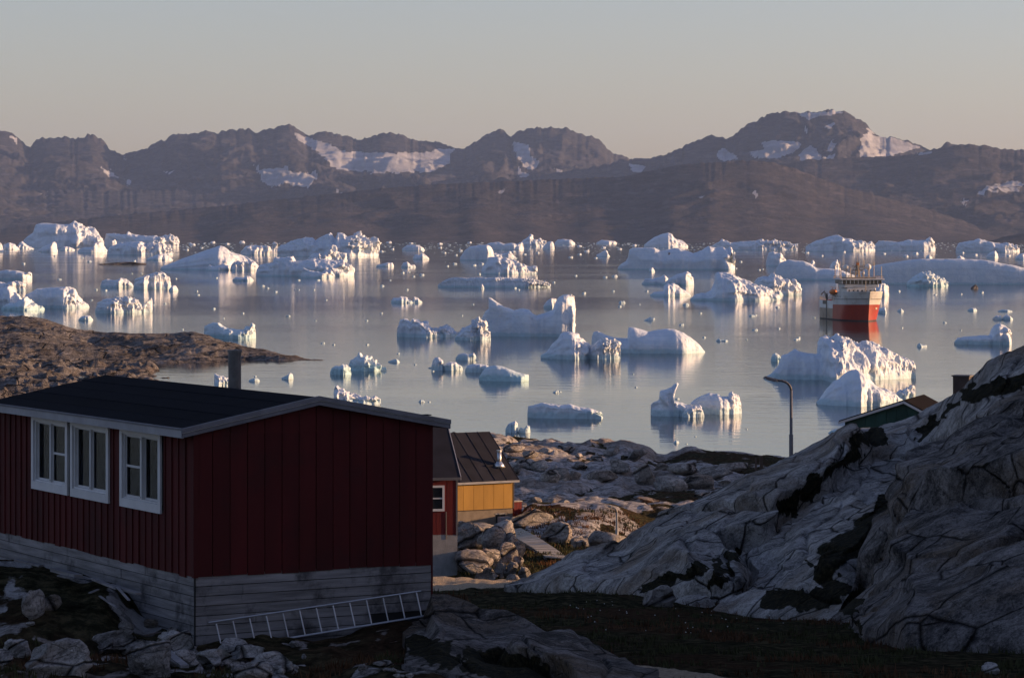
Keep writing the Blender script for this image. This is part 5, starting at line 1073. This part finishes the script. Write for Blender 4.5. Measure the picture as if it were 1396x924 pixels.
    for i in range(n):
        f0, f1 = i/n, (i+.84)/n
        def lp(u, v, f):
            p = u.lerp(v, f); p.z += .10*math.sin(f*math.pi); return p
        q_ = [lp(a0, d0, f0), lp(b0, c0, f0), lp(b0, c0, f1), lp(a0, d0, f1)]; dz = Vector((0, 0, rs.uniform(-.01, .01)))
        MB().prism([tuple(v-a0+dz) for v in q_], (0, 0, .05)).build('plank', M['board'], t)
    for u, v in ((a0, d0), (b0, c0)):
        pts = [tuple(u.lerp(v, f)-a0+Vector((0, 0, .10*math.sin(f*math.pi)-.09))) for f in np.linspace(0, 1, 8)]; MB().tube(pts, .07, 4).build('beam', M['brown'], t)
    # little old ladder by the weathered house
    p0, p1 = P(621, 760, 134), P(641, 777, 127); t = empty('wooden_ladder', p0, 0, 'short grey wooden ladder lying on the stones by the weathered red house', 'ladder'); d = (p1-p0); off = Vector((.32, .1, .12))
    for s_ in (0, 1): MB().tube([tuple(off*s_), tuple(d+off*s_)], .03, 4).build('rail', M['board'], t)
    for i in range(8): c = d*((i+.5)/8); MB().tube([tuple(c), tuple(c+off)], .02, 4).build('rung', M['board'], t)
lower_houses()
def lamps_and_sheds():
    def lamp(px, top, base_row, Y, arm, r, lab, mat, headl):
        x = wx(px, Y); zt = wz(top, Y); zb = wz(base_row, Y)-.8; t = empty('street_lamp', (x, Y, zb), 0, lab, 'street lamp', 'street lamps'); H_ = zt-zb
        MB().tube([(0, 0, 0), (0, 0, H_*.5), (0, 0, H_*.502), (0, 0, H_-.35)], [r*1.35, r*1.35, r, r*.9], 8).build('pole', M[mat], t, sm=True)
        ax = wx(arm[0], Y)-x; az = wz(arm[1], Y)-zb; c = []
        for i in range(7):
            f = i/6; c.append((ax*.45*(1-math.cos(f*math.pi/2)), 0, H_-.35+(az-H_+.35-.06)*.82*math.sin(f*math.pi/2)))
        c.append((ax*.62, 0, az-.08*abs(ax))); MB().tube(c, r*.8, 8).build('arm', M[mat], t, sm=True)
        hd = MB().box((0, 0, 0), (abs(ax)*headl, r*3.2, r*1.6), Matrix.Rotation(R(16), 3, 'Y'), taper=.7).build('lamp_head', M[mat], t, loc=(ax*.74, 0, az-.06*abs(ax)), bevel=.01)
        hd.data.update(); MB().box((0, 0, -r*.95), (abs(ax)*headl*.6, r*2.2, r*.5), Matrix.Rotation(R(16), 3, 'Y')).build('lens', M['darkglass'], hd)
    lamp(1078.5, 522, 640, 150, (1041, 514), .075, 'tall dark street lamp behind the rock slope in front of the big sunlit iceberg', 'lamp', .58)
    lamp(841, 690, 734, 184, (828, 689), .07, 'small pale street lamp beyond the wooden walkway', 'galv', .5)
    # green building
    Y = 150.; an = -18; x0 = wx(1151.5, Y); zb = 17.0; h = frame(x0, Y, zb, an, 'green_shed', 'dark green wooden building with white gable edge showing over the rock slope', 'shed'); ze = wz(572, Y)-zb; ca = math.cos(R(an))
    rx = (wx(1231, Y)-x0)/ca*.985; rz = wz(546, Y-.9)-zb; wd = rx+2.2; zr = rz-(wd-rx)*.52; D = 5
    sl_ = (rz-ze)/rx
    n = 10
    MB().prism([(.03, .03, 0), (wd-.03, .03, 0), (wd-.03, .03, zr-.12), (rx, .03, rz-.12), (.03, .03, ze-.12)], (0, D, 0)).build('wall', M['green'], h)
    for i in range(n):
        a, b = wd*i/n, wd*(i+1)/n; tz = lambda x: (ze+sl_*x if x <= rx else rz-(x-rx)*.52)-.10
        pts = [(a+.012, 0, 0), (b-.012, 0, 0), (b-.012, 0, tz(b))]+([(rx, 0, tz(rx))] if a+.02 < rx < b-.02 else [])+[(a+.012, 0, tz(a))]
        MB().prism(pts, (0, .028, 0)).build('board', M['green'], h)
    le = -.25; zle = ze+sl_*le
    MB().prism([(le, -.18, zle-.06), (rx, -.18, rz-.06), (rx, -.18, rz+.05), (le, -.18, zle+.05)], (0, D+.4, 0)).build('roof', M['tar'], h)
    MB().prism([(rx+.001, -.18, rz-.06), (wd+.2, -.18, zr-.16), (wd+.2, -.18, zr-.05), (rx+.001, -.18, rz+.05)], (0, D+.4, 0)).build('roof', M['tar'], h)
    MB().prism([(le-.02, -.22, zle-.13), (rx, -.22, rz-.13), (rx, -.22, rz-.01), (le-.02, -.22, zle-.01)], (0, .035, 0)).build('barge_board', M['white'], h)
    MB().prism([(rx+.001, -.22, rz-.13), (wd+.2, -.22, zr-.23), (wd+.2, -.22, zr-.11), (rx+.001, -.22, rz-.01)], (0, .035, 0)).build('barge_board', M['white'], h)
    # brown box
    Y = 140.; t = empty('chimney_housing', (wx(1313, Y), Y, 18.5), R(-25), 'small dark brown box-like chimney with a flat lid sticking up behind the crag', 'chimney'); zt = wz(511, Y)-18.5
    MB().b2((-.38, -.34, 0), (.38, .34, zt-.06)).build('shaft', M['brown'], t); MB().b2((-.43, -.39, zt-.06), (.43, .39, zt)).build('lid', M['lamp'], t)
    for px, r0, r1, lab, w in ((1038, 621, 640, 'short reddish wooden post behind the edge of the rock slope', .22), (1030.5, 624, 640, 'thinner dark post left of the reddish post', .12)):
        Y = 215.; o = MB().b2((-w/2, -w/2, 0), (w/2, w/2, wz(r0, Y)-wz(r1, Y)+.6)).build('wooden_post', M['brown'], loc=(wx(px, Y), Y, wz(r1, Y)-.6)); tag(o, lab, 'post')
lamps_and_sheds()
# ---------------------------------------------------------------- ship
def ship():
    Y = 1046.; L_ = 42.; phi = R(9.5); hd = Vector((math.sin(phi), -math.cos(phi))); stem = Vector((wx(1184, Y), Y))
    org = stem-hd*L_; t = empty('ship', (org.x, org.y, 0), math.atan2(hd.y, hd.x), 'orange-red and white ship with high bridge lying among the icebergs', 'ship')
    B = 6.4
    def pt(u, z, s):
        s0 = .64+.14*min(z, 9)/9; tt = max(0, (u-s0)/(1-s0)); w = B*(1-tt**(2.0+.12*z)); w = w*(.90+.10*min(1, max(0, u/.12)))
        if z < 0: w *= .93
        return (u*(L_+.10*z+.012*z*z), s*w, z)
    def topz(u): return 6.6+3.2*sstep(.50, .62, np.array(u)).item()+.9*max(0, u-.7)
    def strip(name, mat, u0, u1, zl, zh, n=26, m=5, parent=t):
        V = []; Fc = []
        for s in (-1, 1):
            b = len(V)
            for i in range(n+1):
                u = u0+(u1-u0)*i/n; a = zl(u) if callable(zl) else zl; c = zh(u) if callable(zh) else zh
                for j in range(m+1): V.append(pt(u, a+(c-a)*j/m, s))
            for i in range(n):
                for j in range(m):
                    q = (b+i*(m+1)+j, b+(i+1)*(m+1)+j, b+(i+1)*(m+1)+j+1, b+i*(m+1)+j+1); Fc.append(q if s < 0 else q[::-1])
        o = link(name, soup(name, V, Fc, True), M[mat], parent); return o
    red = lambda u: 5.3+.8*max(0, u-.5)
    strip('boot_stripe', 'shipdark', 0, 1, -1.5, .35, 30, 2); strip('lower_hull', 'hullbeige', 0, .46, .35, 3.9); strip('lower_hull', 'hullred', .46, 1, .35, red, 34)
    strip('upper_hull', 'hullwhite', 0, .46, 3.9, topz); strip('upper_hull', 'hullwhite', .46, 1, red, topz, 34)
    strip('rubbing_strake', 'shipdark', .5, .995, lambda u: red(u)+1.75, lambda u: red(u)+1.95, 30, 1).scale = (1.001, 1.012, 1)
    MB().b2((-.05, -5, -1.5), (.0, 5, 6.55)).build('transom', M['hullred'], t)
    MB().b2((.05, -5.0, 5.6), (23, 5.0, 5.8)).build('deck', M['shipdark'], t)
    MB().prism([(22, -5.3, 8.6), (30, -5.1, 8.6), (36, -4.6, 8.8), (40, -2.3, 9.0), (42, 0, 9.1), (40, 2.3, 9.0), (36, 4.6, 8.8), (30, 5.1, 8.6), (22, 5.3, 8.6)], (0, 0, .15)).build('foredeck', M['hullbeige'], t)
    pre = set(t.children)
    # deckhouses
    MB().box((15, 0, 7.9), (13, 8.0, 3.6)).build('deckhouse', M['hullwhite'], t, bevel=.15)
    MB().box((24.5, 0, 9.9), (11, 8.8, 2.8)).build('deckhouse', M['hullwhite'], t, bevel=.2)
    br = MB().box((26, 0, 12.0), (8.0, 10.6, 1.2)).build('bridge', M['hullwhite'], t, bevel=.12)
    MB().box((26.2, 0, 13.25), (8.8, 12.2, 1.3)).build('window_band', M['darkglass'], br, bevel=.1)
    for i in range(11):
        y = -6.0+i*1.2; MB().b2((30.58, y-.09, 12.6), (30.68, y+.09, 13.9)).build('mullion', M['hullwhite'], br)
    for i in range(8):
        x = 22+i*1.15
        for s in (-1, 1): MB().b2((x-.09, s*6.08, 12.6), (x+.09, s*6.17, 13.9)).build('mullion', M['hullwhite'], br)
    MB().box((26, 0, 14.15), (10.2, 13.4, .45)).build('bridge_roof', M['hullwhite'], br, bevel=.1)
    MB().box((26, 0, 14.65), (7.5, 9, .55)).build('monkey_island', M['hullbeige'], br)
    for s in (-1, 1):
        for i in range(9): MB().tube([(21.5+i*1.1, s*6.5, 14.37), (21.5+i*1.1, s*6.5, 15.3)], .04, 4).build('stanchion', M['hullbeige'], br)
        MB().tube([(21.2, s*6.5, 15.3), (30.8, s*6.5, 15.3)], .05, 4).build('rail', M['hullbeige'], br)
    MB().tube([(30.8, -6.5, 15.3), (30.8, 6.5, 15.3)], .05, 4).build('rail', M['hullbeige'], br)
    ms = MB(); ms.tube([(25, -.7, 14.6), (25, -.25, 20.2)], .24, 6).tube([(25, .7, 14.6), (25, .25, 20.2)], .24, 6).tube([(26, 0, 14.6), (25.2, 0, 19)], .2, 6)
    for z in (16, 17.3, 18.6): ms.tube([(25, -1.6 if z > 16 else -.7, z), (25, 1.6 if z > 16 else .7, z)], .16, 5)
    m_ = ms.build('mast', M['hullbeige'], t); MB().tube([(25, 0, 20.1), (25, 0, 22.4)], .06, 4).build('whip_antenna', M['hullbeige'], m_)
    MB().b2((24.9, -1.7, 17.45), (25.1, 1.7, 17.75)).build('radar_scanner', M['hullwhite'], m_); MB().box((25, 0, 19.4), (.8, .8, .7)).build('masthead_light', M['orange'], m_)
    def sphere(r, n=10):
        v = MB(); v.tube([(0, 0, -r*math.cos(math.pi*i/n)) for i in range(n+1)], [max(.01, r*math.sin(math.pi*i/n)) for i in range(n+1)], 10, False); return v
    for y, z, r in ((-3.4, 18.2, 1.0), (3.4, 18.4, 1.05), (-1.7, 16.4, .6), (1.8, 16.2, .55)):
        o = sphere(r).build('radome', M['hullwhite'], t, loc=(24.5, y, z), sm=True); MB().tube([(0, 0, -r), (0, 0, 14.6-z)], .16, 6).build('pedestal', M['hullbeige'], o)
    for x, y, a, b in ((22, -6.2, 14, 19.0), (30, -6.3, 14, 17.5), (29.5, 6.2, 14, 18.6), (22, 5.8, 14, 20.2), (23, -5.0, 14, 20.4), (27.5, 3.0, 14, 18.6), (27.5, -2.8, 14, 18.2), (24, 2.2, 14, 20.8)):
        MB().tube([(x, y, a), (x, y, b)], .10, 4).build('whip_antenna', M['hullbeige'], t)
    for i in range(7): MB().box((30.6, -3.9+i*1.3, 10.3), (.2, .5, .5)).build('porthole', M['darkglass'], t)
    for x, y in ((33, 2.4), (33, -2.4), (36.5, 0)): MB().box((x, y, 9.4), (1.4, 1.2, .9)).build('winch', M['shipdark'], t, bevel=.1)
    for o in set(t.children)-pre:
        if o.name.split('.')[0] in ('gantry',): continue
        for v in o.data.vertices if o.location.length < .01 else []: v.co.x += 3.5; v.co.y *= 1.16
        if o.location.length >= .01: o.location.x += 3.5; o.location.y *= 1.16
        for c in o.children:
            if o.location.length < .01:
                for v in c.data.vertices: v.co.x += 3.5; v.co.y *= 1.16
    # left-facing side: dark panels standing for shade in gangway recess and opening; crane
    MB().b2((11.2, -6.52, .4), (12.4, -6.2, 9.0)).build('recess_shade_panel', M['shipdark'], t)
    MB().b2((6.8, -6.5, 5.2), (11.1, -6.2, 6.5)).build('opening_shade_panel', M['shipdark'], t)
    MB().tube([(11.8, -6.3, 6.0), (11.8, -7.2, 9.8), (8.0, -7.3, 8.6)], .22, 6).build('crane', M['hullbeige'], t)
    for x in (22.5, 24.2, 26.0, 27.8, 29.5): MB().tube([(x, -6.5, 8.2), (x, -6.2, 8.2)], .22, 8).build('porthole', M['darkglass'], t)
    for x in (11.5, 13.5): MB().b2((x, -4.86, 8.2), (x+.8, -4.8, 9.2)).build('deckhouse_window', M['darkglass'], t)
    # anchor pocket on the sunlit bow
    x, y, z = pt(.925, 4.3, 1); MB().box((x, y+.05, z), (1.1, .25, .7), Matrix.Rotation(R(-48), 3, 'Z')).build('anchor', M['hullbeige'], t)
    for s in (-1, 1):
        pts = [tuple(Vector(pt(u, topz(u), s))+Vector((0, 0, .05))) for u in np.linspace(.5, 1, 18)]; MB().tube(pts, .12, 5).build('bulwark_rail', M['hullwhite'], t)
    lb = MB().tube([(14.5, -5.6, 9.6), (15.3, -5.6, 9.6), (19.2, -5.6, 9.6), (20, -5.6, 9.6)], [.3, .9, .9, .3], 8).build('lifeboat', M['orange'], t, sm=True)
    for x in (15.2, 19.2): MB().tube([(x, -4.6, 8.0), (x, -5.2, 11.2), (x, -6.0, 11.2)], .14, 5).build('davit', M['hullbeige'], t)
    MB().tube([(38.5, 0, 9.1), (38.5, 0, 13.6)], [.2, .1], 6).build('foremast', M['hullbeige'], t)
    for s in (-1, 1):
        for u in np.linspace(.02, .5, 12): q = pt(u, 6.6, s); MB().tube([q, (q[0], q[1], 7.7)], .06, 4).build('stanchion', M['hullbeige'], t)
        MB().tube([(pt(u, 6.6, s)[0], pt(u, 6.6, s)[1], 7.7) for u in np.linspace(.02, .5, 8)], .07, 4).build('rail', M['hullbeige'], t)
    MB().tube([(32.5, 0, 20.0), (38.5, 0, 13.5)], .05, 3).build('stay', M['shipdark'], t); MB().tube([(28.5, 0, 20.0), (8.0, 0, 11.0)], .05, 3).build('stay', M['shipdark'], t)
    MB().box((12, 0, 11.4), (4, 3.4, 2.6)).build('funnel', M['hullred'], t, bevel=.2)
ship()
# ---------------------------------------------------------------- bird
def bird():
    Y = 1000.; p = P(912, 347, Y); t = empty('seabird', p, .4, 'dark seabird with raised wings flying in front of the very wide shaded iceberg', 'bird')
    MB().tube([(-.45, 0, -.12), (-.25, 0, -.02), (0, 0, 0), (.25, 0, .02), (.4, 0, .05), (.5, 0, .04)], [.02, .08, .11, .08, .05, .01], 8).build('body', M['shipdark'], t, sm=True)
    for s in (-1, 1):
        me = soup('wing', [(-.14, 0, .02), (.14, 0, .04), (.18, s*.35, .42), (-.08, s*.35, .42), (.0, s*.75, .80), (-.12, s*.72, .78), (0, 0, .0), (.05, s*.35, .39)],
                  [(0, 1, 2, 3), (3, 2, 4, 5), (0, 6, 1), (6, 7, 2, 1), (0, 3, 7, 6), (7, 5, 4, 2), (3, 5, 7)]); link('wing', me, M['shipdark'], t)
bird()
